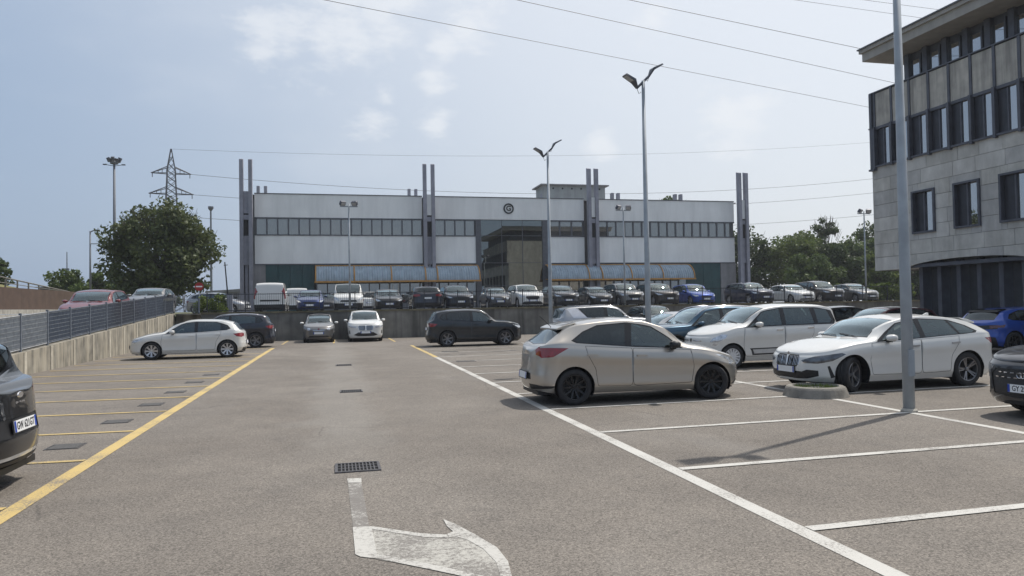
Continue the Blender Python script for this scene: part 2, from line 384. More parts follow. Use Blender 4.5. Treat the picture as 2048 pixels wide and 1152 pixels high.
def wheel_meshes(r, w, style, color):
    key = (r, w, style, color)
    if key in _wheel: return _wheel[key]
    R = Matrix.Rotation(math.radians(-90), 4, 'X')      # spin axis -> +y (outer face towards +y)
    ri = r*.70; hw = w/2
    ty = MB().lathe([(ri*.97, -hw*.9), (r*.93, -hw), (r, -hw*.72), (r*1.0, -hw*.3), (r*.985, -hw*.27), (r*.985, -hw*.2), (r, -hw*.17), (r, hw*.17), (r*.985, hw*.2), (r*.985, hw*.27), (r, hw*.3), (r, hw*.72), (r*.93, hw), (ri*1.06, hw*1.02), (ri*.985, hw*.93)], 40, R).mesh('tyre', TYRE, True)
    rm = MB(); rm.lathe([(ri*1.0, hw*.90), (ri*.965, hw*1.0), (ri*.92, hw*.95), (ri*.9, hw*.5), (ri*.9, -hw*.8)], 40, R)
    rm.lathe([(.0001, hw*.86), (r*.09, hw*.86), (r*.115, hw*.80), (r*.115, hw*.3)], 16, R)
    def spoke(ang, w0, w1, z0=.62, z1=.9, skew=0.0):
        c = Matrix.Rotation(ang, 4, 'Z'); o = len(rm.v)
        a, b = r*.07, ri*.95; s2 = skew*r
        P = [(a, -w0, hw*z0), (a, w0, hw*z0), (b, w1+s2, hw*z1), (b, -w1+s2, hw*z1)]; Q = [(x, y, z-hw*.45) for x, y, z in P]
        rm.v += [tuple(R @ (c @ Vector(p))) for p in P+Q]
        rm.f += [tuple(o+i for i in f) for f in ((0, 3, 2, 1), (0, 1, 5, 4), (1, 2, 6, 5), (2, 3, 7, 6), (3, 0, 4, 7))]
    if style == 'five': [spoke(2*math.pi*i/5, .035, .028) for i in range(5)]
    elif style == 'twin':
        for i in range(5):
            for d in (-.16, .16): spoke(2*math.pi*i/5+d, .014, .013, skew=.02*(1 if d < 0 else -1))
    elif style == 'eight': [spoke(2*math.pi*i/8, .018, .034) for i in range(8)]
    elif style == 'ten': [spoke(2*math.pi*i/10, .013, .017) for i in range(10)]
    elif style == 'swirl': [spoke(2*math.pi*i/6, .022, .03, skew=.16) for i in range(6)]
    elif style == 'cover': [spoke(2*math.pi*i/14, .016, .026, .8, .9) for i in range(14)]
    rim = rm.mesh('rim', RIMC[color], False)
    dk = (MB().lathe([(r*.12, hw*.12), (ri*.6, hw*.12), (ri*.6, 0)], 24, R).mesh('brake_disc', DISC, False), MB().lathe([(.001, -hw*.1), (ri*.9, -hw*.1)], 24, R).mesh('wheel_well', BLACK, False))
    _wheel[key] = (ty, rim, dk); return _wheel[key]
def seat_mesh():
    b = MB(); T = Matrix.Rotation(math.radians(-14), 4, 'Y')
    b.box(-.25, .27, -.24, .24, .02, .17)
    o = len(b.v); b.box(-.07, .07, -.235, .235, 0, .60, Matrix.Translation((-.22, 0, .12)) @ T)
    b.box(-.04, .05, -.12, .12, .64, .82, Matrix.Translation((-.22, 0, .12)) @ T); b.box(-.012, .012, -.06, -.04, .56, .68, Matrix.Translation((-.22, 0, .12)) @ T); b.box(-.012, .012, .04, .06, .56, .68, Matrix.Translation((-.22, 0, .12)) @ T)
    return b.mesh('seat', SEATM, True, bevel=.03)
SEAT = seat_mesh()
def mirror_mesh(mt, name):
    b = MB(); base = []
    prof = [(-.06, .55), (-.05, .8), (0, 1.0), (.06, .86), (.105, .5), (.12, .12)]
    o = len(b.v); n = 14
    for x, sc in prof:
        for k in range(n):
            t = 2*math.pi*k/n; c, s_ = math.cos(t), math.sin(t)
            b.v.append((x, .105*sc*math.copysign(abs(c)**.7, c), .068*sc*math.copysign(abs(s_)**.75, s_)))
    for i in range(len(prof)-1):
        for k in range(n): q = o+i*n; b.f.append((q+k, q+(k+1) % n, q+n+(k+1) % n, q+n+k))
    b.f.append(tuple(o+k for k in range(n))); b.f.append(tuple(o+(len(prof)-1)*n+k for k in range(n)))
    return b.mesh(name, mt, True)
_mirr = {}
def plate(parent, center, nrm_yaw, tilt=0.0, txt=None):
    """Italian plate: white with blue ends; faces local +x turned by nrm_yaw"""
    M = Matrix.Translation(center) @ Matrix.Rotation(nrm_yaw, 4, 'Z') @ Matrix.Rotation(-tilt, 4, 'Y')
    o = MB().box(-.012, .0, -.275, .275, -.07, .07, M).build('license_plate_holder', BLACK, parent)
    p = MB().box(-.002, .006, -.26, .26, -.056, .056, M).build('license_plate', PLATE, parent)
    for y0 in (-.259, .222): MB().box(.005, .0075, y0, y0+.037, -.054, .054, M).build('blue_band', PLATEB, p)
    if txt:
        me = text_mesh(txt, .105); me.materials.append(INK)
        R = M @ Matrix.Translation((.0062, 0, -.002)) @ Matrix(((0, 0, 1, 0), (1, 0, 0, 0), (0, 1, 0, 0), (0, 0, 0, 1))) @ Matrix.Diagonal((.82, 1.0, 1, 1))
        me.transform(R); link('lettering', me, p)
    return p
def car(name, k, paint, loc, heading, label, group=None, plates=(None, None), steer=0.0, detail=1.0, cat='car', tiltp=None):
    """k: shape spec; heading: world angle of the car's nose"""
    s = Surf(k); root = thing(name, label, cat, loc, heading, group)
    if tiltp: root.rotation_euler = (tiltp[0], tiltp[1], heading)
    wb, rw = k['wb'], k['rw']; xa, xb = wb/2, -wb/2; sv = lambda pts: [s.pt(p) for p in pts]; regs = []
    ra = rw+k.get('agap', .045)
    def arch(cx, rr, extra=0):
        return sv([('s', cx+rr*math.cos(math.radians(a)), max(rw+rr*math.sin(math.radians(a)), .0)) for a in range(-34, 215, 8)])
    if k.get('clad'):
        zc = k['clad']; regs.append(('cladding', sv([('s', s.xf-s.cf*.9, .05)]+[('s', x, zc+.02) for x in np.linspace(s.xf-s.cf*.9, s.xr+s.cr*.9, 12)]+[('s', s.xr+s.cr*.9, .05)])))
        for c in (xa, xb): regs.append(('cladding', arch(c, ra+.055)))
    # doors: thin gaps round the panels
    for i, d in enumerate(k.get('doors', [])):
        dd = rounded(d, .12, 3); o = [(x, min(z, float(s.Z(x))-.004)) for x, z in offset_poly(dd, .004)]
        regs.append((f'gap#{i}', [s.pt(('s', *p)) for p in o]))
        regs.append((f'door{i}', [s.pt(('s', p[0], min(p[1], float(s.Z(p[0]))-.010))) for p in offset_poly(dd, -.004)]))
    if k.get('clad'):
        for c in (xa, xb): regs.append(('cladding', arch(c, ra+.055)))
    for i, (key, poly) in enumerate(k.get('regs', [])): regs.append((key if key in ('cladding', 'gap') else f'{key}#{i}', sv(poly)))
    for c in (xa, xb): regs.append(('void', arch(c, ra)))
    if 'dlo' in k: regs.append(('window_trim', [s.pt(('v', *p)) for p in k['dlo']]))
    for i, g in enumerate(k.get('panes', [])): regs.append((f'pane{i}', [s.pt(('v', *p)) for p in g]))
    if 'ws' in k:
        x0, x1, ve, bow = k['ws']
        regs.append(('wstrim', sv([('v', x0+.03, 3), ('v', x0+.03-bow*.5, 2.5), ('v', x0+.02-bow, ve-.02), ('v', x1-.02, ve-.02), ('v', x1-.02, 3)])))
        regs.append(('windscreen', sv([('v', x0, 3), ('v', x0-bow*.5, 2.5), ('v', x0-bow-.01, ve), ('v', x1+.02, ve), ('v', x1, 2.5), ('v', x1, 3)])))
    if 'rw_' in k:
        x0, x1, ve, bow = k['rw_']           # x0 upper edge, x1 lower edge
        regs.append(('rwtrim', sv([('v', x0+.02, 3), ('v', x0+.02, ve-.03), ('v', x1+bow-.02, ve-.03), ('v', x1-.02, 3)])))
        regs.append(('rear_window', sv([('v', x0-.02, 3), ('v', x0-.02, ve), ('v', x1+bow, ve), ('v', x1+bow*.4, 2.5), ('v', x1, 3)])))
    R = skin_regions(s, regs, int(90*detail), int(58*detail))
    PM = {'grille': GRILLE, 'cladding': BLACK, 'wstrim': GLOSSB, 'rwtrim': GLOSSB, 'gap': BLACK, 'window_trim': GLOSSB, 'headlight': k.get('headm', HEADL), 'taillight': k.get('tailm', TAILM),
          'vent': BLACK, 'chrome': CHROME, 'bar': CHROME, 'skid': SMOKE, 'blackroof': GLOSSB, 'lightbar': GLOSSB, 'light_strip': SMOKE, 'silverpillar': RIMC['silver'], 'reflector': TAILM}
    NM = {'wstrim': 'windscreen_trim', 'rwtrim': 'rear_window_trim', 'gap': 'panel_gap', 'blackroof': 'roof', 'bar': 'grille_bar', 'vent': 'air_intake', 'chrome': 'chrome_strip', 'skid': 'bumper_trim', 'silverpillar': 'rear_pillar'}
    push = {'gap': .006, 'grille': .008, 'vent': .008, 'windscreen': .002, 'rear_window': .002}
    doors = {}
    for key, r in R.items():
        p, n, t = r; key = key.split('#')[0]
        dn = .002 if key.startswith('pane') else push.get(key, 0)
        r = (p-n*dn, n, t); p = r[0]
        if key == 'body': link('body', mesh_np('body', *both(r), paint), root)
        elif key.startswith('door'):
            for q in (r, mir(r)):
                o = link('door', mesh_np('door', *q, paint), root)
                doors.setdefault(key, []).append(o)
        elif key.startswith('pane'):
            for q in (r, mir(r)): link('side_window', mesh_np('side_window', *q, PRIV if int(key[4:]) in k.get('priv', ()) else GLASS), root)
        elif key == 'windscreen': link('windscreen', mesh_np('windscreen', *both(r), GLASS), root)
        elif key == 'rear_window': link('rear_window', mesh_np('rear_window', *both(r), PRIV if k.get('priv') else GLASS), root)
        elif key in ('headlight', 'taillight'):
            for q in (r, mir(r)): link(key, mesh_np(key, *q, PM[key]), root)
        elif p[:, 1].min() > .004:
            for q in (r, mir(r)): link(NM.get(key, key), mesh_np(key, *q, PM.get(key, BLACK)), root)
        else: link(NM.get(key, key), mesh_np(key, *both(r), PM.get(key, BLACK)), root)
    # wheels, arches, floor
    tw = k.get('tw', .2); ty, rim, dk = wheel_meshes(rw, tw, k.get('rim', 'five'), k.get('rimc', 'silver'))
    for c in (xa, xb):
        for sd_ in (1, -1):
            a = (math.pi if sd_ < 0 else 0)+(steer if c > 0 else 0)
            w = link('wheel', ty, root, (c, sd_*(s.b*.955-tw/2), rw), (0, 0, a)); link('rim', rim, w); link('brake_disc', dk[0], w); link('hub_backing', dk[1], w)
            b = MB(); n = 18; y0, y1 = sd_*(s.b*.955), sd_*(s.b-.42)
            for i in range(n):
                t0, t1 = [math.radians(-30+240*j/n) for j in (i, i+1)]
                A = (c+ra*1.005*math.cos(t0), max(.16, rw+ra*1.005*math.sin(t0))); B = (c+ra*1.005*math.cos(t1), max(.16, rw+ra*1.005*math.sin(t1)))
                b.quad((A[0], y0, A[1]), (B[0], y0, B[1]), (B[0], y1, B[1]), (A[0], y1, A[1]))
            b.prism([(c+ra*1.005*math.cos(math.radians(-30+240*j/n)), max(.16, rw+ra*1.005*math.sin(math.radians(-30+240*j/n)))) for j in range(n+1)], 1, y1, y1-sd_*.02)
            b.build('wheel_arch_liner', BLACK, root)
    zf = .24; ub = MB(); ub.box(s.xr+.12, s.xf-.25, -s.b*.62, s.b*.62, .17, zf)
    ub.box(xb+ra+.02, xa-ra-.02, -s.b*.90, s.b*.90, .20, zf+.02); ub.box(s.xr+.3, xb-ra-.03, -s.b*.86, s.b*.86, .27, .3); ub.build('underbody', BLACK, root)
    # cabin
    zc = k.get('seatz', .30); sx = k.get('seatx', -.05); sy = s.b*.43
    for y in (sy, -sy): link('seat', SEAT, root, (sx, y, zc))
    rb = MB().box(sx-1.12, sx-.62, -s.b*.80, s.b*.80, zc, zc+.2).box(sx-1.2, sx-1.06, -s.b*.78, s.b*.78, zc+.15, zc+.68)
    for y in (-.36, .36): rb.box(sx-1.2, sx-1.1, y-.12, y+.12, zc+.7, zc+.85)
    rb.build('rear_seat', SEATM, root, bevel=.03)
    cw = k['ws'][0]; zt = float(s.T(cw))
    MB().box(cw-.62, cw-.02, -s.b*.80, s.b*.80, zt-.32, zt-.075).build('dashboard', SEATM, root, bevel=.05)
    MB().box(xa-ra-.1, cw+.0, -s.b*.86, s.b*.86, .25, zt-.2).build('firewall', BLACK, root)
    stw = MB(); Mt = Matrix.Translation((cw-.72, sy, zt-.12)) @ Matrix.Rotation(math.radians(-65), 4, 'Y')
    stw.tube([tuple(Mt @ Vector((.18*math.cos(t), .18*math.sin(t), 0))) for t in np.linspace(0, 2*math.pi, 17)], .016, 6); stw.build('steering_wheel', BLACK, root)
    # mirrors and handles
    mk = (paint.name, k.get('mirc'))
    if mk not in _mirr: _mirr[mk] = mirror_mesh(k.get('mirc') or paint, 'mirror')
    mxp = k.get('mx', cw-.42); zm = float(s.Z(mxp))+.075
    for sd_ in (1, -1):
        o = link('mirror', _mirr[mk], root, (mxp, sd_*(s.b+.075), zm)); 
        MB().box(mxp-.03, mxp+.05, min(sd_*(s.b*.95), sd_*(s.b+.05)), max(sd_*(s.b*.95), sd_*(s.b+.05)), zm-.085, zm-.05).build('mirror_foot', BLACK, o).matrix_parent_inverse = Matrix.Translation((-mxp, -sd_*(s.b+.075), -zm))
    for hx, hz_ in k.get('handles', []):
        u, v = s.pt(('s', hx, hz_)); P = s.S(np.array([u]), np.array([v]))[0]
        for sd_ in (1, -1):
            y = sd_*(abs(P[1])+.012)
            MB().prism(rounded([(hx-.095, hz_-.012), (hx+.095, hz_-.018), (hx+.095, hz_+.012), (hx-.095, hz_+.02)], .4, 3), 1, y-sd_*.03, y+sd_*.012).build('door_handle', k.get('hmat') or paint, root)
    if k.get('pf') is not None:
        z, tl = k['pf']; x = float(s.S(np.array([0.0]), np.array([s.vz(0, z)]))[0][0]); plate(root, (x+.012, 0, z), 0, tl, plates[0])
    if k.get('pr') is not None:
        z, tl = k['pr']; x = float(s.S(np.array([1.0]), np.array([min(1, s.vz(1, z))]))[0][0]); plate(root, (x-.012, 0, z), math.pi, tl, plates[1])
    if k.get('rails'):
        x0, x1 = k['rails']
        for sd_ in (1, -1):
            pts = []
            for x in np.linspace(x0, x1, 12):
                q = s.S(np.array([s.ux(x)]), np.array([2.04]))[0]; e = min(1, 6*min((x0-x)/(x0-x1), (x-x1)/(x0-x1)))
                pts.append((x, sd_*q[1], q[2]+.035*e))
            MB().tube(pts, .014, 6).build('roof_rail', k.get('railm') or CHROME, root, smooth=True)
    if k.get('spoiler'):
        x0, dx, dz, w = k['spoiler']; zt = float(s.T(x0)); zt2 = zt
        MB().prism([(x0+.25, float(s.T(x0+.25))-.004), (x0, zt+.004), (x0-dx, zt-dz), (x0-dx, zt-dz-.03), (x0+.05, zt-.05)], 1, -w, w).build('spoiler', k.get('spm') or paint, root, bevel=.008)
    if k.get('fin'):
        x0 = k['fin']; zt = float(s.T(x0))
        MB().prism([(x0+.1, zt-.01), (x0-.07, zt+.06), (x0-.09, zt+.06), (x0-.1, zt-.01)], 1, -.018, .018).build('antenna_fin', k.get('finm') or paint, root)
    if k.get('ant'):
        x0 = k['ant']; zt = float(s.T(x0)); MB().tube([(x0, 0, zt-.01), (x0-.22, 0, zt+.2)], .006, 5).build('antenna', BLACK, root)
    if k.get('wiper', True):
        x0 = k['ws'][0]
        for y0, y1 in ((.5, -.05), (-.1, -.6)):
            pts = []
            for t in np.linspace(0, 1, 6):
                y = y0+(y1-y0)*t; x = x0-.03-.05*t
                u = s.ux(x); w3 = max(2.0, 3-abs(y)/max(.1, float(s.S(np.array([u]), np.array([2.0]))[0][1]))); q = s.S(np.array([u]), np.array([w3]))[0]; pts.append((x, y, q[2]+.015))
            MB().tube(pts, .008, 5).build('wiper', BLACK, root)
    return root, s
def disc(parent, name, p, nrm, r, material, th=.006, n=20):
    q = Vector(nrm).to_track_quat('Z', 'Y').to_matrix().to_4x4(); q.translation = Vector(p)
    return MB().lathe([(.0001, th), (r*.9, th), (r, 0)], n, q).build(name, material, parent)
def on(s, p):
    u, v = s.pt(p); return Vector(s.S(np.array([u]), np.array([v]))[0]), Vector(s.N(np.array([u]), np.array([v]))[0])
# ---- shape specs (metres; x=0 mid wheelbase, nose at +x)
def hatch(L=4.05, W=1.72, H=1.47, wb=2.57, fo=.80, rw=.31, cowlx=.98, cowlz=1.0, lip=.70, belt=.92, rise=.07, roofx=-.35, rz=.08, tailx=.16, gbase=1.0, **kw):
    """generic five-door body; returns a full spec that can be overridden"""
    xf = wb/2+fo; xr = xf-L; t = kw.pop('tail', None)
    top = [(xf-.02, lip+.0), (xf-.16, lip+.085), (xf-.45, lip+.17), ((xf-.45+cowlx)/2, (lip+.17+cowlz)/2+.025), (cowlx, cowlz), (cowlx-.36, cowlz+.235), (cowlx-.72, H-.085), (roofx+.35, H-.018), (roofx, H), (-1.0, H-rz*.35), (xr+.62, H-rz), (xr+.40, H-rz-.06), (xr+tailx, gbase), (xr+.04, gbase-.10), (xr, gbase-.13)]
    if t: top = [p for p in top if p[0] > t[0][0]+.02]+t
    bl = [(xf, lip-.005), (xf-.3, lip+.06), (xf-.6, lip+.125), (cowlx, belt-.005), (0, belt+rise*.3), (-1.0, belt+rise*.75), (xr+.45, belt+rise), (xr+.1, belt+rise-.03), (xr, gbase-.14)]
    fp = [(0.15, -.10), (.28, -.02), (.42, 0), (.55, -.012), (lip-.06, -.03), (lip+.02, -.09), (lip+.3, -.2)]
    rp = [(.2, .10), (.32, .02), (.5, 0), (.62, .02), (.8, .045), (gbase-.1, .06), (gbase+.2, .1)]
    rp = [(z, v) for z, v in rp]
    xb = -wb/2; ra = rw+.045; x_b = kw.get('bpil', -.22); de = xb+ra*.75
    dlo = [(cowlx-.14, 1.06), (cowlx-.42, 1.66), (cowlx-.72, 1.90), (x_b, 1.92), (xr+1.0, 1.90), (xr+.62, 1.70), (xr+.5, 1.3), (xr+.66, 1.10), (x_b, 1.03)]
    panes = [[(cowlx-.24, 1.10), (cowlx-.5, 1.66), (cowlx-.74, 1.86), (x_b+.06, 1.88), (x_b+.06, 1.07)],
             [(x_b-.06, 1.07), (x_b-.06, 1.88), (xr+1.05, 1.86), (xr+.86, 1.74), (xr+.86, 1.12)],
             [(xr+.80, 1.13), (xr+.80, 1.71), (xr+.65, 1.63), (xr+.56, 1.3), (xr+.68, 1.14)]]
    zl = .30
    d0 = [(cowlx-.08, zl+.02), (cowlx-.03, .6), (cowlx-.09, belt+.05), (x_b, belt+.08), (x_b, zl)]
    d1 = [(x_b-.012, zl), (x_b-.012, belt+.1), (xb+.2, belt+.12), (xb+.24, .86), (xb+ra+.02, .62), (xb+ra+.06, zl+.02)]
    regs = [('headlight', [('f', W*.30, lip-.07), ('f', W*.42, lip-.09), ('s', xf-.5, lip+.04), ('s', xf-.62, lip+.10), ('s', xf-.45, lip+.06), ('f', W*.34, lip+.0)]),
            ('grille', [('f', 0, lip-.05), ('f', W*.22, lip-.06), ('f', W*.24, lip-.12), ('f', W*.18, lip-.17), ('f', 0, lip-.18)]),
            ('vent', [('f', 0, .36), ('f', W*.28, .36), ('f', W*.33, .28), ('f', 0, .27)]),
            ('taillight', [('r', W*.26, gbase-.22), ('r', W*.26, gbase-.11), ('s', xr+.25, gbase-.10), ('s', xr+.42, gbase-.12), ('s', xr+.3, gbase-.22), ('r', W*.40, gbase-.25)]),
            ('vent', [('r', 0, .36), ('r', W*.36, .36), ('r', W*.36, .26), ('r', 0, .25)])]
    k = dict(W=W, xf=xf, xr=xr, wb=wb, rw=rw, top=top, belt=bl, fp=fp, rp=rp, dlo=dlo, panes=panes, doors=[d0, d1], regs=regs, ws=(cowlx-.03, cowlx-.74, 2.10, .12),
             rw_=(xr+.42, xr+tailx+.01, 2.14, .05), handles=[(x_b+.16, belt-.08), (xb+.32, belt-.045)], pf=(.45, 0), pr=(.62, .12), seatx=-.05, priv=(2,))
    k.update(kw); return k
def suv(L=4.35, W=1.83, H=1.64, wb=2.62, fo=.86, rw=.35, **kw):
    d = dict(cowlx=1.0, cowlz=1.12, lip=.86, belt=1.03, rise=.09, roofx=-.4, rz=.06, gbase=1.12, tailx=.15)
    d.update({a: kw.pop(a) for a in list(kw) if a in d}); kw.setdefault('clad', .33); k = hatch(L, W, H, wb, fo, rw, **d, **kw); lip = d['lip']; xf = k['xf']
    if 'regs' not in kw:
        k['regs'] = [('headlight', [('f', W*.27, lip-.09), ('f', W*.42, lip-.10), ('s', xf-.5, lip+.02), ('s', xf-.56, lip+.07), ('f', W*.36, lip-.02)]),
            ('grille', [('f', 0, lip-.04), ('f', W*.24, lip-.05), ('f', W*.26, lip-.16), ('f', W*.18, lip-.28), ('f', 0, lip-.30)]),
            ('vent', [('f', 0, .46), ('f', W*.3, .46), ('f', W*.4, .34), ('f', W*.36, .26), ('f', 0, .26)])]+k['regs'][3:]
        k['regs'][-1] = ('vent', [('r', 0, .46), ('r', W*.42, .46), ('r', W*.42, .26), ('r', 0, .25)])
    k['seatz'] = .42; k['pf'] = k['pf'] if 'pf' in kw else (.52, 0); k['pr'] = k['pr'] if 'pr' in kw else (.78, .1)
    return k
def sedan(L=4.6, W=1.82, H=1.43, wb=2.8, fo=.82, rw=.33, **kw):
    d = dict(cowlx=.95, cowlz=1.0, lip=.70, belt=.92, rise=.05, roofx=-.3, rz=.05, gbase=1.06, tailx=.2)
    d.update({a: kw.pop(a) for a in list(kw) if a in d}); xr = wb/2+fo-L; H_ = H
    k = hatch(L, W, H, wb, fo, rw, tail=[(-.95, H-.035), (-1.25, H-.10), (-1.62, H-.24), (xr+.42, 1.05), (xr+.1, 1.03), (xr+.02, .96), (xr, .9)], **d, **kw)
    k['dlo'] = [(.81, 1.06), (.53, 1.66), (.23, 1.90), (-.25, 1.92), (-.95, 1.88), (-1.3, 1.6), (-1.42, 1.2), (-1.2, 1.05), (-.25, 1.03)]
    k['panes'] = [[(.70, 1.1), (.45, 1.66), (.2, 1.86), (-.19, 1.88), (-.19, 1.07)], [(-.31, 1.07), (-.31, 1.88), (-.9, 1.84), (-1.22, 1.55), (-1.32, 1.2), (-1.15, 1.1)]]
    k['rw_'] = (-1.1, xr+.46, 2.12, .05); k['priv'] = ()
    return k
def van(L=4.4, W=1.83, H=1.85, wb=2.75, fo=.9, rw=.31, glazed=False, **kw):
    xf = wb/2+fo; xr = xf-L
    top = [(xf-.02, .82), (xf-.15, .95), (xf-.5, 1.08), (1.15, 1.2), (.75, 1.55), (.45, 1.76), (.1, H-.03), (-.6, H), (xr+.5, H-.01), (xr+.2, H-.05), (xr+.1, H-.16), (xr+.055, 1.3), (xr+.03, 1.06), (xr, 1.0)]
    bl = [(xf, .815), (xf-.3, .90), (xf-.6, .98), (1.1, 1.06), (0, 1.08), (xr+.3, 1.08), (xr+.06, 1.05), (xr, .99)]
    fp = [(.15, -.08), (.3, 0), (.5, 0), (.75, -.03), (.9, -.12), (1.1, -.2)]; rp = [(.2, .08), (.3, .01), (.5, 0), (.6, .025), (1.0, .03), (1.3, .05)]
    dlo = [(1.0, 1.04), (.72, 1.6), (.5, 1.86), (-.1, 1.9), (-.1, 1.03)]; panes = [[(.9, 1.08), (.66, 1.58), (.48, 1.8), (-.04, 1.84), (-.04, 1.07)]]
    xb = -wb/2
    d0 = [(.98, .3), (1.02, .6), (.98, 1.05), (-.14, 1.06), (-.14, .3)]; d1 = [(-.2, .3), (-.2, 1.04), (-1.0, 1.04), (-1.0, .62), (-.98, .3)]
    regs = [('headlight', [('f', W*.30, .72), ('f', W*.43, .70), ('s', xf-.5, .84), ('s', xf-.62, .96), ('s', xf-.4, .93), ('f', W*.36, .82)]),
            ('grille', [('f', 0, .72), ('f', W*.25, .72), ('f', W*.28, .62), ('f', 0, .60)]), ('vent', [('f', 0, .52), ('f', W*.48, .54), ('s', xf-.42, .5), ('s', xf-.5, .2), ('f', 0, .2)]),
            ('taillight', [('v', xr+.065, 1.75), ('v', xr+.16, 1.75), ('s', xr+.14, .86), ('r', W*.455, .84)]), ('vent', [('r', 0, .52), ('r', W*.47, .52), ('s', xr+.4, .45), ('s', xr+.45, .2), ('r', 0, .2)])]
    k = dict(W=W, xf=xf, xr=xr, wb=wb, rw=rw, top=top, belt=bl, fp=fp, rp=rp, dlo=dlo, panes=panes, doors=[d0, d1], regs=regs, ws=(1.12, .47, 2.08, .1), cf=.7, cr=.14, nr=2.6, tum=.2, kr=.95,
             handles=[(.02, .98)], pf=(.45, 0), seatx=.25, seatz=.45, rim='cover', rimc='white', sp=[(0, .94), (.15, .97), (.5, .99), (.8, 1.0), (1, .99)])
    k.update(kw); return k
# ================================================================== setting
def asphalt_mat():
    m, N, K, b = node_mat('asphalt'); b.inputs['Roughness'].default_value = .88; b.inputs['Specular IOR Level'].default_value = .3
    g = N.new('ShaderNodeNewGeometry')
    def noise(sc, det=4, rough=.55, stretch=None):
        n = N.new('ShaderNodeTexNoise'); n.inputs['Scale'].default_value = sc; n.inputs['Detail'].default_value = det; n.inputs['Roughness'].default_value = rough
        if stretch:
            mp = N.new('ShaderNodeMapping'); mp.inputs['Scale'].default_value = stretch; K.new(g.outputs['Position'], mp.inputs['Vector']); K.new(mp.outputs[0], n.inputs['Vector'])
        else: K.new(g.outputs['Position'], n.inputs['Vector'])
        return n
    def ramp(n, p0, c0, p1, c1):
        r = N.new('ShaderNodeValToRGB'); e = r.color_ramp.elements; e[0].position = p0; e[0].color = (*c0, 1); e[1].position = p1; e[1].color = (*c1, 1)
        K.new(n.outputs['Fac'], r.inputs['Fac']); return r
    def mix(f, a, c, mode='MIX'):
        x = N.new('ShaderNodeMix'); x.data_type = 'RGBA'; x.blend_type = mode
        if isinstance(f, float): x.inputs[0].default_value = f
        else: K.new(f, x.inputs[0])
        K.new(a, x.inputs[6])
        if isinstance(c, tuple): x.inputs[7].default_value = (*c, 1)
        else: K.new(c, x.inputs[7])
        return x.outputs[2]
    big = ramp(noise(.22, 5), .32, (.146, .132, .118), .68, (.197, .181, .163))
    med = ramp(noise(1.1, 6, .65), .3, (.86, .86, .86), .72, (1.1, 1.09, 1.07))
    c = mix(1.0, big.outputs[0], med.outputs[0], 'MULTIPLY')
    # aggregate: pale and dark grit a centimetre across
    grit = ramp(noise(40, 9, 1.0), .40, (.45, .44, .43), .60, (1.58, 1.53, 1.48)); c = mix(.75, c, grit.outputs[0], 'MULTIPLY')
    vo = N.new('ShaderNodeTexVoronoi'); vo.inputs['Scale'].default_value = 92; K.new(g.outputs['Position'], vo.inputs['Vector']); vb = N.new('ShaderNodeSeparateColor'); K.new(vo.outputs['Color'], vb.inputs[0])
    vr = N.new('ShaderNodeMapRange'); vr.inputs[3].default_value = .45; vr.inputs[4].default_value = 1.55; K.new(vb.outputs[0], vr.inputs[0]); vc = N.new('ShaderNodeCombineColor'); [K.new(vr.outputs[0], vc.inputs[i]) for i in range(3)]
    c = mix(.75, c, vc.outputs[0], 'MULTIPLY')
    fine = ramp(noise(220, 2, .6), .3, (.6, .6, .6), .7, (1.4, 1.4, 1.4)); c = mix(.6, c, fine.outputs[0], 'MULTIPLY')
    # old pale wash down the middle of the aisle and dark drips in the bays
    st = ramp(noise(.5, 6, .6, (1.0, .35, 1)), .55, (0, 0, 0), .75, (.34, .34, .34)); c = mix(st.outputs[0], c, (.27, .255, .235))
    dr = ramp(noise(.9, 7, .7), .60, (0, 0, 0), .74, (.55, .55, .55)); c = mix(dr.outputs[0], c, (.075, .07, .068))
    # pale dusty wash where water runs to the drains along the aisle
    sp_ = N.new('ShaderNodeSeparateXYZ'); K.new(g.outputs['Position'], sp_.inputs[0])
    wx = N.new('ShaderNodeMath'); wx.operation = 'SUBTRACT'; wx.inputs[1].default_value = .05; K.new(sp_.outputs[0], wx.inputs[0]); wa = N.new('ShaderNodeMath'); wa.operation = 'ABSOLUTE'; K.new(wx.outputs[0], wa.inputs[0])
    wn_ = N.new('ShaderNodeMath'); wn_.operation = 'MULTIPLY_ADD'; wn_.inputs[1].default_value = 1.9; K.new(noise(.8, 5, .6).outputs['Fac'], wn_.inputs[0]); wn2 = N.new('ShaderNodeMath'); wn2.operation = 'SUBTRACT'; K.new(wa.outputs[0], wn2.inputs[0]); K.new(wn_.outputs[0], wn2.inputs[1]); wn_.inputs[2].default_value = -.55
    wr = N.new('ShaderNodeMapRange'); wr.interpolation_type = 'SMOOTHSTEP'; wr.inputs[1].default_value = .45; wr.inputs[2].default_value = -.25; wr.inputs[3].default_value = 0; wr.inputs[4].default_value = .30; K.new(wn2.outputs[0], wr.inputs[0])
    yr_ = N.new('ShaderNodeMapRange'); yr_.interpolation_type = 'SMOOTHSTEP'; yr_.inputs[1].default_value = 8.0; yr_.inputs[2].default_value = 11; K.new(sp_.outputs[1], yr_.inputs[0])
    wm = N.new('ShaderNodeMath'); wm.operation = 'MULTIPLY'; K.new(wr.outputs[0], wm.inputs[0]); K.new(yr_.outputs[0], wm.inputs[1]); c = mix(wm.outputs[0], c, (.275, .262, .24))
    # fine cracks
    v = N.new('ShaderNodeTexVoronoi'); v.feature = 'DISTANCE_TO_EDGE'; v.inputs['Scale'].default_value = .34
    nn = noise(1.6, 6); ad = N.new('ShaderNodeMix'); ad.data_type = 'VECTOR'; ad.inputs[0].default_value = .22; K.new(g.outputs['Position'], ad.inputs[4]); K.new(nn.outputs['Color'], ad.inputs[5]); K.new(ad.outputs[1], v.inputs['Vector'])
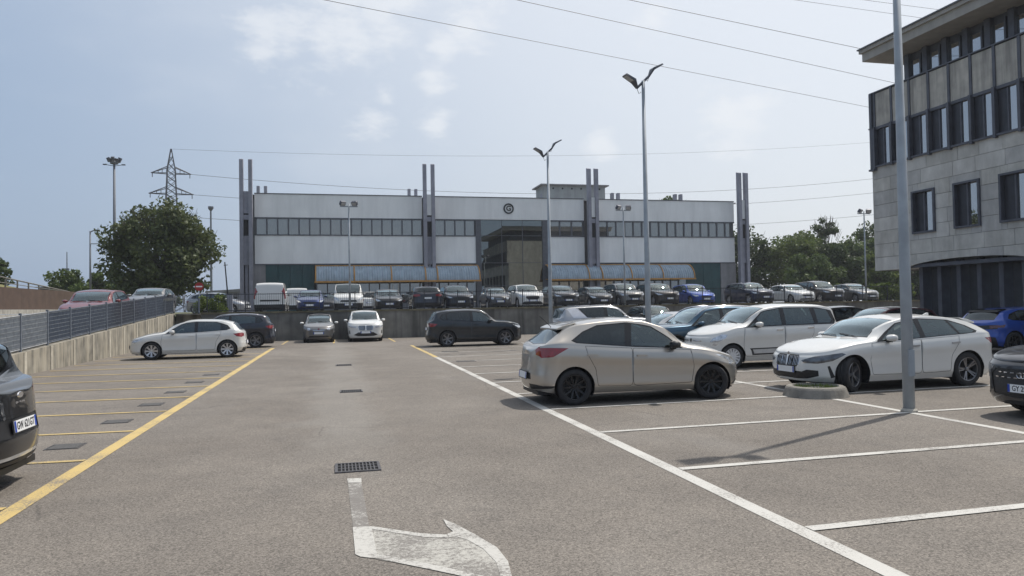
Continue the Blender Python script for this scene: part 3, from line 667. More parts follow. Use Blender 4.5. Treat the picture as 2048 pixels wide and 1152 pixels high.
    cr = N.new('ShaderNodeMapRange'); cr.inputs[1].default_value = .0; cr.inputs[2].default_value = .0045; cr.inputs[3].default_value = .5; cr.inputs[4].default_value = 0; K.new(v.outputs['Distance'], cr.inputs[0])
    ck = noise(.35, 2); cm = N.new('ShaderNodeMath'); cm.operation = 'GREATER_THAN'; cm.inputs[1].default_value = .55; K.new(ck.outputs['Fac'], cm.inputs[0])
    ml = N.new('ShaderNodeMath'); ml.operation = 'MULTIPLY'; K.new(cr.outputs[0], ml.inputs[0]); K.new(cm.outputs[0], ml.inputs[1])
    c = mix(ml.outputs[0], c, (.06, .055, .05))
    K.new(c, b.inputs['Base Color'])
    bp = N.new('ShaderNodeBump'); bp.inputs['Strength'].default_value = .15; bp.inputs['Distance'].default_value = .006
    K.new(noise(120, 3, .7).outputs['Fac'], bp.inputs['Height']); K.new(bp.outputs[0], b.inputs['Normal'])
    return m
def worn_paint(name, color, under=(.17, .155, .14), cover=.47, scale=42):
    m, N, K, b = node_mat(name); b.inputs['Roughness'].default_value = .75
    g = N.new('ShaderNodeNewGeometry')
    n = N.new('ShaderNodeTexNoise'); n.inputs['Scale'].default_value = scale; n.inputs['Detail'].default_value = 6; n.inputs['Roughness'].default_value = .95; K.new(g.outputs['Position'], n.inputs['Vector'])
    n2 = N.new('ShaderNodeTexNoise'); n2.inputs['Scale'].default_value = 1.7; n2.inputs['Detail'].default_value = 4; K.new(g.outputs['Position'], n2.inputs['Vector'])
    a = N.new('ShaderNodeMath'); a.operation = 'MULTIPLY_ADD'; a.inputs[1].default_value = .45; K.new(n2.outputs['Fac'], a.inputs[0]); K.new(n.outputs['Fac'], a.inputs[2])
    r = N.new('ShaderNodeValToRGB'); r.color_ramp.elements[0].position = cover+.10; r.color_ramp.elements[1].position = cover+.21; K.new(a.outputs[0], r.inputs['Fac'])
    x = N.new('ShaderNodeMix'); x.data_type = 'RGBA'; x.inputs[6].default_value = (*under, 1); x.inputs[7].default_value = (*color, 1)
    K.new(r.outputs[0], x.inputs[0]); K.new(x.outputs[2], b.inputs['Base Color'])
    bp = N.new('ShaderNodeBump'); bp.inputs['Strength'].default_value = .4; bp.inputs['Distance'].default_value = .004; K.new(n.outputs['Fac'], bp.inputs['Height']); K.new(bp.outputs[0], b.inputs['Normal'])
    return m
ASPH = asphalt_mat()
YEL = worn_paint('yellow_paint', (.53, .39, .15), cover=.50); WHI = worn_paint('white_paint', (.50, .485, .45), cover=.50); WORN = worn_paint('worn_white_paint', (.48, .465, .43), cover=.60, scale=38)
CONC = mat('concrete', (.20, .185, .155), .9, var=.40, scale=2.2, bump=.3, bscale=30, streak=((.47, .42, .33), .80, (3.0, 3.4, .42)))
CONCD = mat('stained_concrete', (.17, .165, .15), .9, var=.3, scale=1.3, bump=.3, bscale=30, streak=((.05, .048, .045), .8, (1.8, 1.8, .14)))
COPE = mat('coping_concrete', (.33, .31, .27), .9, var=.2, scale=5)
PALE = mat('pale_concrete_strip', (.50, .46, .38), .9, var=.2, scale=6, streak=((.25, .22, .17), .6, (3, 3, .3)))
def struct(name, mb, m, **k): return tag(mb.build(name, m, **k), kind='structure')
RAMP = lambda y: min(1.62, max(.02, .0485*(y-22.7)+.68))
WALLZ = lambda y: min(1.64, max(.05, .0485*(y-22.7)+.61))
struct('ground', MB().quad((-900, -600, -.5), (900, -600, -.5), (900, 1400, -.5), (-900, 1400, -.5)), mat('meadow_earth', (.10, .11, .05), .95, var=.35, scale=.15))
struct('parking_lot', MB().quad((-8.7, -30, 0), (80, -30, 0), (80, 43.6, 0), (-8.7, 43.6, 0)), ASPH)
struct('upper_yard', MB().quad((-8.7, 43.6, 1.55), (110, 43.6, 1.55), (110, 140, 1.55), (-8.7, 140, 1.55)), mat('yard_asphalt', (.13, .125, .12), .9, var=.2, scale=.6, bump=.2))
rb = MB(); ys = list(range(-28, 46, 2))
for a, b in zip(ys, ys[1:]): rb.quad((-14.7, a, RAMP(a)), (-8.85, a, RAMP(a)), (-8.85, b, RAMP(b)), (-14.7, b, RAMP(b)))
struct('ramp_road', rb, mat('ramp_asphalt', (.15, .145, .14), .9, var=.2, scale=.8, bump=.2))
struct('upper_road', MB().quad((-90, 44, 1.60), (-8.7, 44, 1.60), (-8.7, 400, 1.60), (-90, 400, 1.60)), mat('far_verge', (.12, .125, .06), .95, var=.35, scale=.3))
# ---- painted markings (4 mm proud sheets)
def line(name, m, x0, y0, x1, y1, w, z=.004):
    d = Vector((x1-x0, y1-y0, 0)); n = Vector((-d.y, d.x, 0)).normalized()*w/2; b = MB(); k = max(1, int(d.length/1.5)); L_ = d.length
    o = link(name, None); bpy.data.objects.remove(o)
    prev = None
    for i in range(k+1):
        p = Vector((x0, y0, z))+d*i/k; j = random.uniform(-.008, .008); a, c = p+n*(1+j/w), p-n*(1-j/w)
        if prev: b.quad(prev[0], a, c, prev[1])
        prev = (a, c)
    return struct(name, b, m, recalc=False)
line('yellow_aisle_line', YEL, -2.78, 3.0, -2.78, 35.3, .17)
for i in range(-1, 12):
    y = 9.62+i*2.155 if i < 11 else 35.2
    line('yellow_bay_line', YEL, -2.87, y, -8.4, y+.28, .10, .008)
line('white_aisle_line', WHI, 3.37, -2.0, 3.37, 25.6, .15); line('yellow_aisle_line', YEL, 3.37, 25.6, 3.37, 34.2, .15)
ybr = [-1.8, .5, 2.75, 4.95, 7.1, 9.45, 11.8, 14.1, 16.4, 18.7, 21.0, 23.3, 25.6, 27.9, 30.2, 32.5]
for y in ybr: line('white_bay_line', WHI, 3.45, y, 8.4 if y < 22 else 8.0, y+.1, .11, .008)
line('white_centre_line', WHI, 8.45, -1.0, 8.45, 33.5, .13)
for y in ybr: line('white_bay_line', WHI, 8.52, y+.12, 13.4, y+.2, .11, .008)
for y in np.arange(14.2, 30, 2.4): line('white_bay_line', WHI, 18.6, y, 23.4, y, .11, .008)
for x in (-2.6, -.1, 2.95, 5.4): line('yellow_bay_line', YEL, x, 38.4, x, 43.2, .1, .008)
# ---- direction arrow: worn fill under better kept outlines
z = .003
FILL = worn_paint('arrow_fill_paint', (.42, .405, .365), cover=.575, scale=24); EDGE = worn_paint('arrow_edge_paint', (.47, .455, .42), cover=.52, scale=24); STEM = worn_paint('arrow_stem_paint', (.42, .405, .37), cover=.635, scale=16)
struct('arrow_stem_marking', MB().poly([(.10, 7.60, z), (.23, 7.59, z), (.237, 6.6, z), (.24, 6.0, z), (.115, 6.0, z), (.105, 6.8, z)]), STEM, recalc=False)
struct('arrow_stem_end_marking', MB().poly([(.095, 7.72, z+.0025), (.235, 7.71, z+.0025), (.232, 7.52, z+.0025), (.10, 7.53, z+.0025)]), EDGE, recalc=False)
struct('arrow_marking', MB().poly([(.245, 5.98, z), (.42, 5.83, z), (.62, 5.66, z), (.80, 5.60, z), (.88, 5.55, z), (1.0, 5.3, z), (1.06, 4.9, z), (1.03, 4.55, z), (.92, 4.56, z), (.62, 4.86, z), (.40, 5.07, z), (.25, 5.2, z)]), FILL, recalc=False)
e_ = z+.0025
for nm, pl_ in (('arrow_corner_marking', [(.112, 6.0, e_), (.255, 5.985, e_), (.262, 5.50, e_), (.265, 5.2, e_), (.15, 5.275, e_), (.115, 5.34, e_)]), ('arrow_upper_edge_marking', [(.255, 5.985, e_), (.42, 5.85, e_), (.62, 5.68, e_), (.80, 5.60, e_), (.80, 5.52, e_), (.62, 5.59, e_), (.42, 5.76, e_), (.257, 5.91, e_)]),
    ('arrow_lower_edge_marking', [(.265, 5.30, e_), (.42, 5.16, e_), (.64, 4.95, e_), (.92, 4.66, e_), (.93, 4.55, e_), (.62, 4.86, e_), (.40, 5.07, e_), (.265, 5.2, e_)]), ('arrow_head_marking', [(.83, 6.01, e_), (.90, 5.86, e_), (1.0, 5.56, e_), (1.10, 5.2, e_), (1.11, 4.9, e_), (1.06, 4.55, e_), (.99, 4.55, e_), (1.03, 4.9, e_), (1.0, 5.2, e_), (.93, 5.42, e_), (.86, 5.53, e_), (.80, 5.52, e_), (.805, 5.62, e_), (.855, 5.66, e_), (.83, 5.82, e_)])):
    struct(nm, MB().poly(pl_), EDGE, recalc=False)
# ---- drain gratings and manhole covers
IRON = mat('cast_iron', (.10, .096, .10), .6, .5, var=.3, scale=20); PIT = mat('drain_pit', (.006, .006, .006), .9, var=.1)
def grating(cx, cy, w, d, nx, ny, label):
    t = thing('drain_grating', label, 'drain', (cx, cy, 0), 0, 'drain gratings along the aisle')
    MB().quad((-w/2, -d/2, .003), (w/2, -d/2, .003), (w/2, d/2, .003), (-w/2, d/2, .003)).build('pit', PIT, t)
    f = MB(); e = .03
    f.box(-w/2-e, w/2+e, -d/2-e, -d/2, 0, .014).box(-w/2-e, w/2+e, d/2, d/2+e, 0, .014).box(-w/2-e, -w/2, -d/2, d/2, 0, .014).box(w/2, w/2+e, -d/2, d/2, 0, .014); f.build('frame', IRON, t)
    for i in range(1, nx): x = -w/2+w*i/nx; MB().box(x-.007, x+.007, -d/2, d/2, .004, .012).build('bar', IRON, t)
    for j in range(1, ny): y = -d/2+d*j/ny; MB().box(-w/2, w/2, y-.009, y+.009, .004, .0125).build('bar', IRON, t)
grating(.215, 8.24, .42, .40, 11, 3, 'cast iron drain grating just above the white arrow'); grating(.30, 15.85, .40, .36, 10, 2, 'cast iron drain grating in mid aisle, second from the camera')
grating(.23, 23.3, .42, .40, 8, 2, 'farthest drain grating in the aisle, before the dark wall')
COV = mat('manhole_cover', (.085, .082, .08), .8, .1, var=.25, scale=30, bump=.5, bscale=90)
for i, (cx, cy) in enumerate([(-3.42, 10.72), (-3.38, 12.9), (-3.36, 15.05), (-3.36, 17.2), (-3.36, 19.4), (-3.3, 21.5), (-3.45, 8.45)]):
    lab = ['square iron manhole cover nearest past the black hatchback', 'second square manhole cover from the black hatchback', 'third square manhole cover from the black hatchback', 'fourth square manhole cover from the black hatchback', 'fifth square manhole cover from the black hatchback', 'farthest square manhole cover, toward the white hatchback', 'square manhole cover in the shade behind the black hatchback'][i]
    t = thing('manhole_cover', lab, 'manhole cover', (cx, cy, 0), .02, 'manhole covers in the yellow bays')
    MB().box(-.17, .17, -.17, .17, 0, .010).build('lid', COV, t, bevel=.003); MB().box(-.2, .2, -.2, -.185, 0, .007).box(-.2, .2, .185, .2, 0, .007).box(-.2, -.185, -.185, .185, 0, .007).box(.185, .2, -.185, .185, 0, .007).build('rim', IRON, t)
for i, (cx, cy, lab) in enumerate([(4.0, 23.2, 'dark square cover in the far right bays'), (4.1, 13.85, 'dark square cover left of the beige hatchback'), (4.3, 28.6, 'dark square cover before the dark crossover')]):
    t = thing('manhole_cover', lab, 'manhole cover', (cx, cy, 0), .02, 'covers in the right bays'); MB().box(-.3, .3, -.2, .2, 0, .010).build('lid', COV, t, bevel=.003)
# ---- left ramp wall with its steel fence
wl = thing('ramp_wall', 'streaked concrete retaining wall along the left bays, rising with the ramp', 'wall', (-8.6, 22, 0))
ysw = [-10, -2, 6, 12, 17.6]+[19.66+2.03*i for i in range(13)]
for a, b in zip(ysw, ysw[1:]):
    if b > 44.2: b = 44.2
    m_ = MB(); y0, y1 = a-22, b-22
    P = lambda x, y, z_: (x, y, z_)
    za, zb_ = WALLZ(a), WALLZ(b)
    v = [P(-.25, y0, -.3), P(0, y0, -.3), P(0, y1, -.3), P(-.25, y1, -.3), P(-.25, y0, za), P(0, y0, za), P(0, y1, zb_), P(-.25, y1, zb_)]
    m_.v = v; m_.f = [(0, 3, 2, 1), (4, 5, 6, 7), (0, 1, 5, 4), (1, 2, 6, 5), (2, 3, 7, 6), (3, 0, 4, 7)]; m_.build('wall_panel', CONC, wl)
    if a > 17:
        s_ = MB(); zz = WALLZ(a)-.01; s_.box(-.02, .018, y0-.09, y0+.09, 0, zz); s_.build('pilaster_strip', PALE, wl)
# return part of the wall beside the gate
MB().box(0, 1.4, 22.2, 22.45, -.3, 1.62).build('return_wall', CONC, wl)
FEN = mat('grey_fence_paint', (.15, .17, .205), .55, .3, var=.2, scale=8)
FENG = mat('galvanised_fence', (.36, .37, .38), .5, .3, var=.2, scale=8)
def grate_panel(parent, p0, p1, hgt, hatch_, m_):
    """vertical flats and thin cross rods between two posts; p0,p1 feet"""
    p0, p1 = Vector(p0), Vector(p1); d = p1-p0; n = max(6, int(d.length/.075)); dn = Vector((d.x, d.y, 0)).normalized(); nn = Vector((dn.y, -dn.x, 0))
    b = MB()
    for i in range(1, n):
        q = p0+d*i/n; a = q-nn*.016; c = q+nn*.016; t = dn*.0035
        b.v += [tuple(a-t), tuple(c-t), tuple(c+t), tuple(a+t)]+[tuple(x+Vector((0, 0, hgt))) for x in (a-t, c-t, c+t, a+t)]; o = len(b.v)-8
        b.f += [tuple(o+i_ for i_ in f) for f in ((4, 5, 6, 7), (0, 1, 5, 4), (1, 2, 6, 5), (2, 3, 7, 6), (3, 0, 4, 7))]
    tag(b.build('grating_bars', m_, parent, recalc=False), kind='stuff')
    for j in range(hatch_):
        zz = hgt*(j+.5)/hatch_; MB().tube([p0+Vector((0, 0, zz)), p1+Vector((0, 0, zz))], .008, 5).build('cross_rod', FENG, parent)
    for zz in (.02, hgt-.02):
        q0, q1 = p0+Vector((0, 0, zz)), p1+Vector((0, 0, zz)); MB().tube([q0, q1], .02, 4).build('rail', m_, parent)
fn = thing('ramp_fence', 'blue-grey steel grating fence on top of the ramp wall', 'fence', (-8.72, 22, 0))
yp = [19.66+2.03*i for i in range(13)]
for i, y in enumerate(yp):
    if y > 44.2: y = 44.2
    b = MB().box(-.03, .03, y-22-.035, y-22+.035, WALLZ(y)-.02, WALLZ(y)+1.10); b.build('post', FEN, fn)
    if i:
        y0 = yp[i-1]; grate_panel(fn, (0, y0-22, WALLZ(y0)+.05), (0, y-22, WALLZ(y)+.05), 1.0, 8, FENG if i <= 3 else FEN)
zc = 1.64
MB().box(1.27, 1.35, 22.2, 22.28, zc-.05, zc+.80).build('post', FEN, fn)
bb = MB()
for i in range(1, 18):
    q = 1.32*i/18; zt = 1.05-.25*i/18; bb.box(q-.004, q+.004, 22.22, 22.26, zc+.05, zc+zt)
tag(bb.build('grating_bars', FEN, fn), kind='stuff')
for j in range(8): MB().tube([(0, 22.24, zc+.06+j*.13), (1.32, 22.24, zc+.06+j*.10)], .008, 5).build('cross_rod', FEN, fn)
# ---- far retaining wall and railing
fw = thing('far_wall', 'dark stained concrete retaining wall at the far end of the lot', 'wall', (-7.2, 43.5, 0))
xw = np.arange(0, 60, 3.0)
for i, x in enumerate(xw):
    MB().box(x+.006, x+2.994, random.uniform(0, .008), .3, -.3, 1.56).build('wall_panel', CONCD, fw)
    MB().box(x, x+3.0, -.05, .36, 1.56, 1.665).build('coping', mat('mossy_coping', (.13, .115, .075), .95, var=.4, scale=3), fw)
rf = thing('yard_railing', 'dark vertical-bar railing on the far wall before the row of parked cars', 'railing', (-6.9, 43.72, 1.665))
RAIL = mat('dark_railing', (.035, .038, .045), .5, .4, var=.2)
for i in range(24):
    x = i*2.0; MB().box(x-.025, x+.025, -.025, .025, 0, 1.08).build('post', RAIL, rf)
    if i < 23:
        b = MB()
        for j in range(1, 17): xx = x+2.0*j/17; b.box(xx-.006, xx+.006, -.006, .006, .08, 1.04)
        tag(b.build('bars', RAIL, rf, recalc=False), kind='stuff')
        for zz in (.08, .98): MB().box(x+.025, x+1.975, -.012, .012, zz-.018, zz+.018).build('rail', RAIL, rf)
# ---- planters round the lamp line
def planter(cx, cy, label, seed):
    random.seed(seed); t = thing('concrete_planter', label, 'planter', (cx, cy, 0), 0, 'low round planters on the bay line')
    PL = mat('planter_concrete', (.21, .195, .17), .9, var=.3, scale=5, bump=.4, bscale=50)
    MB().lathe([(.57, 0), (.555, .04), (.52, .14), (.50, .17), (.47, .185), (.40, .185), (.38, .14)], 36).build('ring', PL, t, smooth=False)
    MB().lathe([(.001, .14), (.39, .13)], 24).build('soil', mat('planter_soil', (.06, .05, .03), .95, var=.3, scale=20), t)
    g = MB()
    for _ in range(700):
        a = random.uniform(0, 6.28); r = .37*math.sqrt(random.random()); x, y = r*math.cos(a), r*math.sin(a)
        if abs(x-.05) < .12 and y > -.1 and random.random() < .7: continue
        h = random.uniform(.03, .085); d = random.uniform(0, 3.14); w = .008; lx, ly = random.uniform(-.03, .03), random.uniform(-.03, .03)
        g.poly([(x-w*math.cos(d), y-w*math.sin(d), .13), (x+w*math.cos(d), y+w*math.sin(d), .13), (x+lx, y+ly, .13+h)])
    tag(g.build('grass', mat('planter_grass', (.13, .17, .035), .8, var=.4, scale=20), t, recalc=False), kind='stuff')
    MB().box(-.15, .15, -.1, .13, .125, .155).build('sunken_box', IRON, t)
planter(8.47, 11.85, 'low round concrete planter with grass before the white hatchback', 3); planter(9.18, 7.05, 'low concrete planter cut off by the right picture edge', 4)
# ---- twin-head lamp posts
GALV = mat('galvanised_steel', (.30, .33, .36), .6, .15, var=.15, scale=3)
LAMP = mat('lamp_housing', (.085, .09, .11), .5, .4, var=.1); LENS = mat('lamp_glass', (.35, .36, .38), .2, .1, var=.1, coat=.6)
def y_lamp(x, y, rot, label):
    t = thing('lamp_post', label, 'lamp post', (x, y, 0), 0, 'twin-head lamp posts along the bays')
    MB().tube([(0, 0, 0), (0, 0, 2.2), (0, 0, 8.0)], [.085, .078, .045], 16).build('pole', GALV, t, smooth=True)
    MB().lathe([(.12, 0), (.12, .03), (.088, .06)], 16).build('base_collar', COPE, t); MB().box(-.05, .05, -.088, -.06, .55, .95).build('inspection_door', GALV, t)
    d = Vector((math.cos(rot), math.sin(rot), 0))
    h = MB().tube([tuple(d*-.2+Vector((0, 0, 7.78))), tuple(Vector((0, 0, 7.97))), tuple(d*.2+Vector((0, 0, 8.16)))], .035, 8); h.build('crossarm', LAMP, t)
    for sg in (1, -1):
        q = d*.2*sg+Vector((0, 0, 7.97+.19*sg)); M = Matrix.Translation(q) @ Matrix.Rotation(rot+(0 if sg > 0 else math.pi), 4, 'Z') @ Matrix.Rotation(math.radians(-22), 4, 'Y') @ Matrix.Diagonal((.74, .85, .74, 1))
        hd = MB(); 
        hd.v += [tuple(M @ Vector(p)) for p in [(0, -.05, -.03), (0, .05, -.03), (.22, .15, .14), (.22, -.15, .14), (.66, -.15, .20), (.66, .15, .20), (0, -.05, .05), (0, .05, .05), (.22, .15, .23), (.22, -.15, .23), (.64, -.13, .26), (.64, .13, .26)]]
        hd.f += [(0, 1, 2, 3), (3, 2, 5, 4), (7, 6, 9, 8), (8, 9, 10, 11), (0, 6, 7, 1), (1, 7, 8, 2), (2, 8, 11, 5), (5, 11, 10, 4), (4, 10, 9, 3), (3, 9, 6, 0)]
        o = hd.build('lamp_head', LAMP, t)
        g = MB(); g.v += [tuple(M @ Vector(p)) for p in [(.28, -.12, .143), (.28, .12, .143), (.62, .12, .19), (.62, -.12, .19)]]; g.f.append((0, 3, 2, 1)); g.build('lens', LENS, o)
        MB().tube([q+Vector((0, 0, -.02)), q+d*(-.06*sg)+Vector((0, 0, -.16)), q+d*(-.13*sg)+Vector((0, 0, -.10))], .008, 5).build('cable', BLACK, o)
LROT = .10
y_lamp(8.50, 9.63, LROT, 'tall grey lamp post in the right foreground, its head above the picture'); y_lamp(8.50, 19.25, LROT, 'tall twin-head lamp post rising behind the beige hatchback'); y_lamp(8.50, 28.9, LROT, 'slim twin-head lamp post farther back, in front of the white facade')
def flood_pole(x, label):
    t = thing('floodlight_pole', label, 'floodlight', (x, 43.95, 1.5), 0, 'floodlight poles on the far wall')
    MB().tube([(0, 0, 0), (0, 0, 3), (0, 0, 6.35)], [.06, .055, .04], 10).build('pole', GALV, t, smooth=True)
    MB().box(-.5, .5, -.03, .03, 6.15, 6.21).build('crossbar', GALV, t)
    for xx, a in ((-.38, .5), (.36, -.5)):
        M = Matrix.Translation((xx, 0, 6.25)) @ Matrix.Rotation(a, 4, 'Z') @ Matrix.Rotation(math.radians(35), 4, 'X')
        o = MB().box(-.17, .17, -.09, .10, .0, .26, M).build('floodlight', LAMP, t, bevel=.02); MB().box(-.14, .14, -.098, -.088, .03, .23, M).build('lens', LENS, o)
    MB().box(-.5, -.47, -.02, .02, 6.2, 6.3).build('bracket', GALV, t)
flood_pole(.82, 'floodlight pole on the wall behind the white crossover'); flood_pole(17.85, 'floodlight pole on the wall behind the beige hatchback'); flood_pole(35.6, 'floodlight pole on the wall at the right, before the trees')
# ================================================================== the factory
YF = 66.0; UG = 1.55
WPAN = mat('white_wall_panel', (.80, .80, .785), .7, var=.04, scale=.7, streak=((.6, .6, .59), .5, (.9, .9, .12)))
STEEL = mat('grey_painted_steel', (.27, .27, .315), .6, .1, var=.15, scale=2, streak=((.19, .19, .21), .5, (2, 2, .2)))
FRAME = mat('grey_window_frame', (.10, .105, .12), .5, .2, var=.15)
WGL = glass_mat('factory_glass', (.22, .24, .25), 1.5, base=.27, dirt=.12, rcol=(.96, .93, .86))
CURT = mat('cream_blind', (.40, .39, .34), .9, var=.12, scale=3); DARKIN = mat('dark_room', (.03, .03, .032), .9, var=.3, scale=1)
MIRG = mat('mirror_glass', (.20, .21, .20), .015, 1.0, var=.03, scale=.6)
GREEN = mat('green_steel_door', (.016, .062, .066), .45, var=.2, scale=1.2); GCON = mat('grey_concrete', (.25, .245, .25), .9, var=.15, scale=1.5, streak=((.15, .15, .15), .5, (1.5, 1.5, .2)))
ORG = mat('orange_steel', (.44, .22, .05), .5, .1, var=.25, scale=3)
POLY = mat('corrugated_sheet', (.30, .37, .43), .5, var=.15, scale=2, streak=((.19, .22, .25), .5, (3, 1, .4)))
fa = thing('factory', 'long white two-storey factory with twin columns and glazed entrance behind the yard', 'building', (0, YF, UG))
def fb(name, m_, x0, x1, z0, z1, y0=0.0, y1=.2, parent=None, **k):
    return MB().box(x0, x1, y0, y1, z0-UG, z1-UG).build(name, m_, parent or fa, **k)
fb('core_wall', GCON, -7.0, 39.0, UG-.5, 11.55, 1.2, 13.0); fb('roof_slab', GCON, -6.9, 38.9, 11.55, 11.62, .25, 13.2)
for x0, x1 in ((-6.6, 7.62), (8.72, 22.85), (24.2, 38.5)):
    fb('parapet_panel', WPAN, x0, x1, 9.66, 11.66, 0, .25); fb('parapet_cap', FRAME, x0-.02, x1+.02, 11.66, 11.73, -.05, .3)
for x0, x1 in ((-6.6, 7.62), (8.72, 12.45), (19.25, 22.85), (24.2, 38.5)):
    fb('wall_panel', WPAN, x0, x1, 5.68, 8.1, 0, .25); fb('window_sill', FRAME, x0, x1, 8.1, 8.2, -.06, .3); fb('window_head', FRAME, x0, x1, 9.54, 9.66, -.03, .3); fb('panel_foot', FRAME, x0, x1, 5.6, 5.68, -.02, .25)
def band(x0, x1, n, blind):
    w = (x1-x0)/n
    for i in range(n):
        a = x0+i*w; fb('mullion', FRAME, a-.06 if i else a, a+.06, 8.2, 9.54, .02, .2)
        p = fb('window_pane', WGL, a+.06, a+w-.06, 8.2, 9.54, .11, .125)
        if blind > random.random(): fb('blind', CURT, a+.07, a+w-.07, 8.25+random.choice((0, 0, .1, .5)), 9.5, .28, .30)
    fb('mullion', FRAME, x1-.06, x1, 8.2, 9.54, .02, .2); fb('room_back', DARKIN, x0, x1, 8.15, 9.6, 1.05, 1.1)
random.seed(5); band(-6.5, 7.6, 16, .75); band(8.75, 12.4, 4, .8); band(19.3, 22.8, 3, .25); band(24.3, 38.4, 16, .6)
# twin columns
for i, c in enumerate((-7.2, 8.17, 23.52, 39.1)):
    for sg in (-1, 1):
        x = c+sg*.36; MB().prism([(-.9, 12.85), (-.4, 12.98), (-.4, -.3), (-.9, -.3)], 0, x-.15, x+.15).build('column', STEEL, fa)
    fb('column_web', WPAN if i else STEEL, c-.21, c+.21, 9.9, 11.75, -.7, -.5); fb('column_tie', STEEL, c-.21, c+.21, 9.35, 9.75, -.75, -.45); fb('column_vent', DARKIN, c-.21, c+.21, 8.0, 9.35, -.62, -.5)
    fb('column_web', STEEL, c-.21, c+.21, 6.0, 8.0, -.66, -.5); fb('column_tie', STEEL, c-.21, c+.21, 5.55, 6.0, -.75, -.45); fb('column_web', STEEL, c-.12, c+.12, UG, 5.55, -.62, -.5); fb('column_back', DARKIN, c-.21, c+.21, UG-.2, 9.9, -.49, -.44)
for c in (-7.2, 8.17, 23.52, 31.3, 39.1):
    for sg in (-1, 1): fb('rear_column', STEEL, c+sg*.36-.15, c+sg*.36+.15, 9, 14.45, 13.2, 13.7)
# end corner return and concrete piers
fb('end_pier', GCON, -6.75, -5.75, UG-.3, 5.6, .05, .4); fb('end_pier', GCON, 36.95, 38.6, UG-.3, 5.6, .05, .4); fb('mullion_post', FRAME, 12.45, 12.95, UG-.3, 9.6, -.08, .3); fb('mullion_post', FRAME, 18.75, 19.25, UG-.3, 9.6, -.08, .3)
# curtain wall of mirror glass
xs = [12.95, 14.9, 16.85, 18.75]; zs = [1.6, 3.6, 5.7, 8.2, 9.62]
for i in range(3):
    for j in range(4):
        t = random.uniform(-.004, .004); b = MB().box(xs[i]+.02, xs[i+1]-.02, .06, .09, zs[j]+.02-UG, zs[j+1]-.02-UG)
        b.v = [(x, y+(x-xs[i])*t+(z-zs[j]+UG)*random.uniform(-.0005, .0005), z) for x, y, z in b.v]; b.build('mirror_pane', MIRG, fa)
for z_ in zs[1:-1]: fb('transom', FRAME, 12.95, 18.75, z_-.02, z_+.02, .03, .12)
for x_ in xs[1:-1]: fb('transom', FRAME, x_-.02, x_+.02, 1.6, 9.62, .02, .11)
fb('curtain_back', DARKIN, 12.95, 18.75, UG, 9.6, .4, .45)
# green sliding doors
for x0, x1 in ((-5.75, -1.75), (33.2, 36.95)):
    n = 4; w = (x1-x0)/n
    for i in range(n):
        d = fb('loading_door_leaf', GREEN, x0+i*w+.012, x0+(i+1)*w-.012, UG, 5.6, .10+.03*(i % 2), .2)
        for zz in (2.6, 3.8, 5.0): fb('door_rail', GREEN, x0+i*w+.05, x0+(i+1)*w-.05, zz, zz+.08, .07+.03*(i % 2), .11+.03*(i % 2), d)
fb('notice', PLATE, -3.7, -3.3, 3.3, 3.6, .06, .09)
# ground-floor windows under the canopies
def shop(x0, x1, n):
    w = (x1-x0)/n; fb('plinth', GCON, x0, x1, UG-.3, 2.15, .05, .3); fb('window_head', FRAME, x0, x1, 4.15, 5.6, .04, .3)
    for i in range(n):
        a = x0+i*w; fb('mullion', FRAME, a, a+.10, 2.15, 4.15, .03, .25)
        fb('window_pane', WGL, a+.10, a+w, 2.15, 4.15, .12, .135)
        if random.random() < .72: fb('blind', CURT, a+.12, a+w-.02, random.choice((2.2, 2.2, 2.6)), 4.1, .3, .32)
    fb('room_back', DARKIN, x0, x1, UG, 5.0, 1.1, 1.15)
shop(-1.6, 8.2, 11); shop(8.2, 12.4, 5); shop(19.3, 23.2, 4); shop(23.2, 33.2, 12)
me = text_mesh('WHOL', .34); me.materials.append(INK); o = link('lettering', me, fa, (8.75, .09, 3.25-UG), (math.pi/2, 0, 0))
# curved canopies
def canopy(x0, x1, ribs, label):
    t = thing('canopy', label, 'canopy', (x0, YF, UG), 0, 'curved canopies on the factory front')
    arc = [(-1.55*math.sin(a), 2.55+1.35*math.cos(a)) for a in np.linspace(0, math.pi/2, 12)]
    xs = [x0]+list(ribs)+[x1]
    for a, b in zip(xs, xs[1:]):
        n = max(8, int((b-a)/.055)); m_ = MB()
        for i in range(n+1):
            x = a-x0+.05+(b-a-.1)*i/n; r = .018*(1 if i % 4 in (0, 1) else -1)
            for (y, z_), an in zip(arc, np.linspace(0, math.pi/2, 12)): m_.v.append((x, y-r*math.sin(an), z_+r*math.cos(an)))
        for i in range(n):
            for j in range(11): q = i*12+j; m_.f.append((q, q+12, q+13, q+1))
        m_.build('sheet', POLY, t, recalc=False)
    for x in xs:
        MB().tube([(x-x0, y*1.03, z_+.03) for y, z_ in arc], .055, 6).build('rib', ORG, t); MB().tube([(x-x0, -1.55, 2.55), (x-x0, 0, 2.6)], .04, 6).build('strut', ORG, t)
    MB().box(-.1, x1-x0+.1, -1.66, -1.54, 2.42, 2.56).build('gutter_beam', ORG, t); MB().box(-.05, x1-x0+.05, -.1, 0, 3.88, 3.98).build('wall_beam', ORG, t)
canopy(-1.6, 12.5, (1.6, 4.75, 7.7, 8.75), 'blue-grey corrugated canopy with orange ribs, left of the mirror glass'); canopy(19.0, 33.3, (22.75, 24.05, 26.95, 30.1), 'blue-grey corrugated canopy with orange ribs, right of the mirror glass')
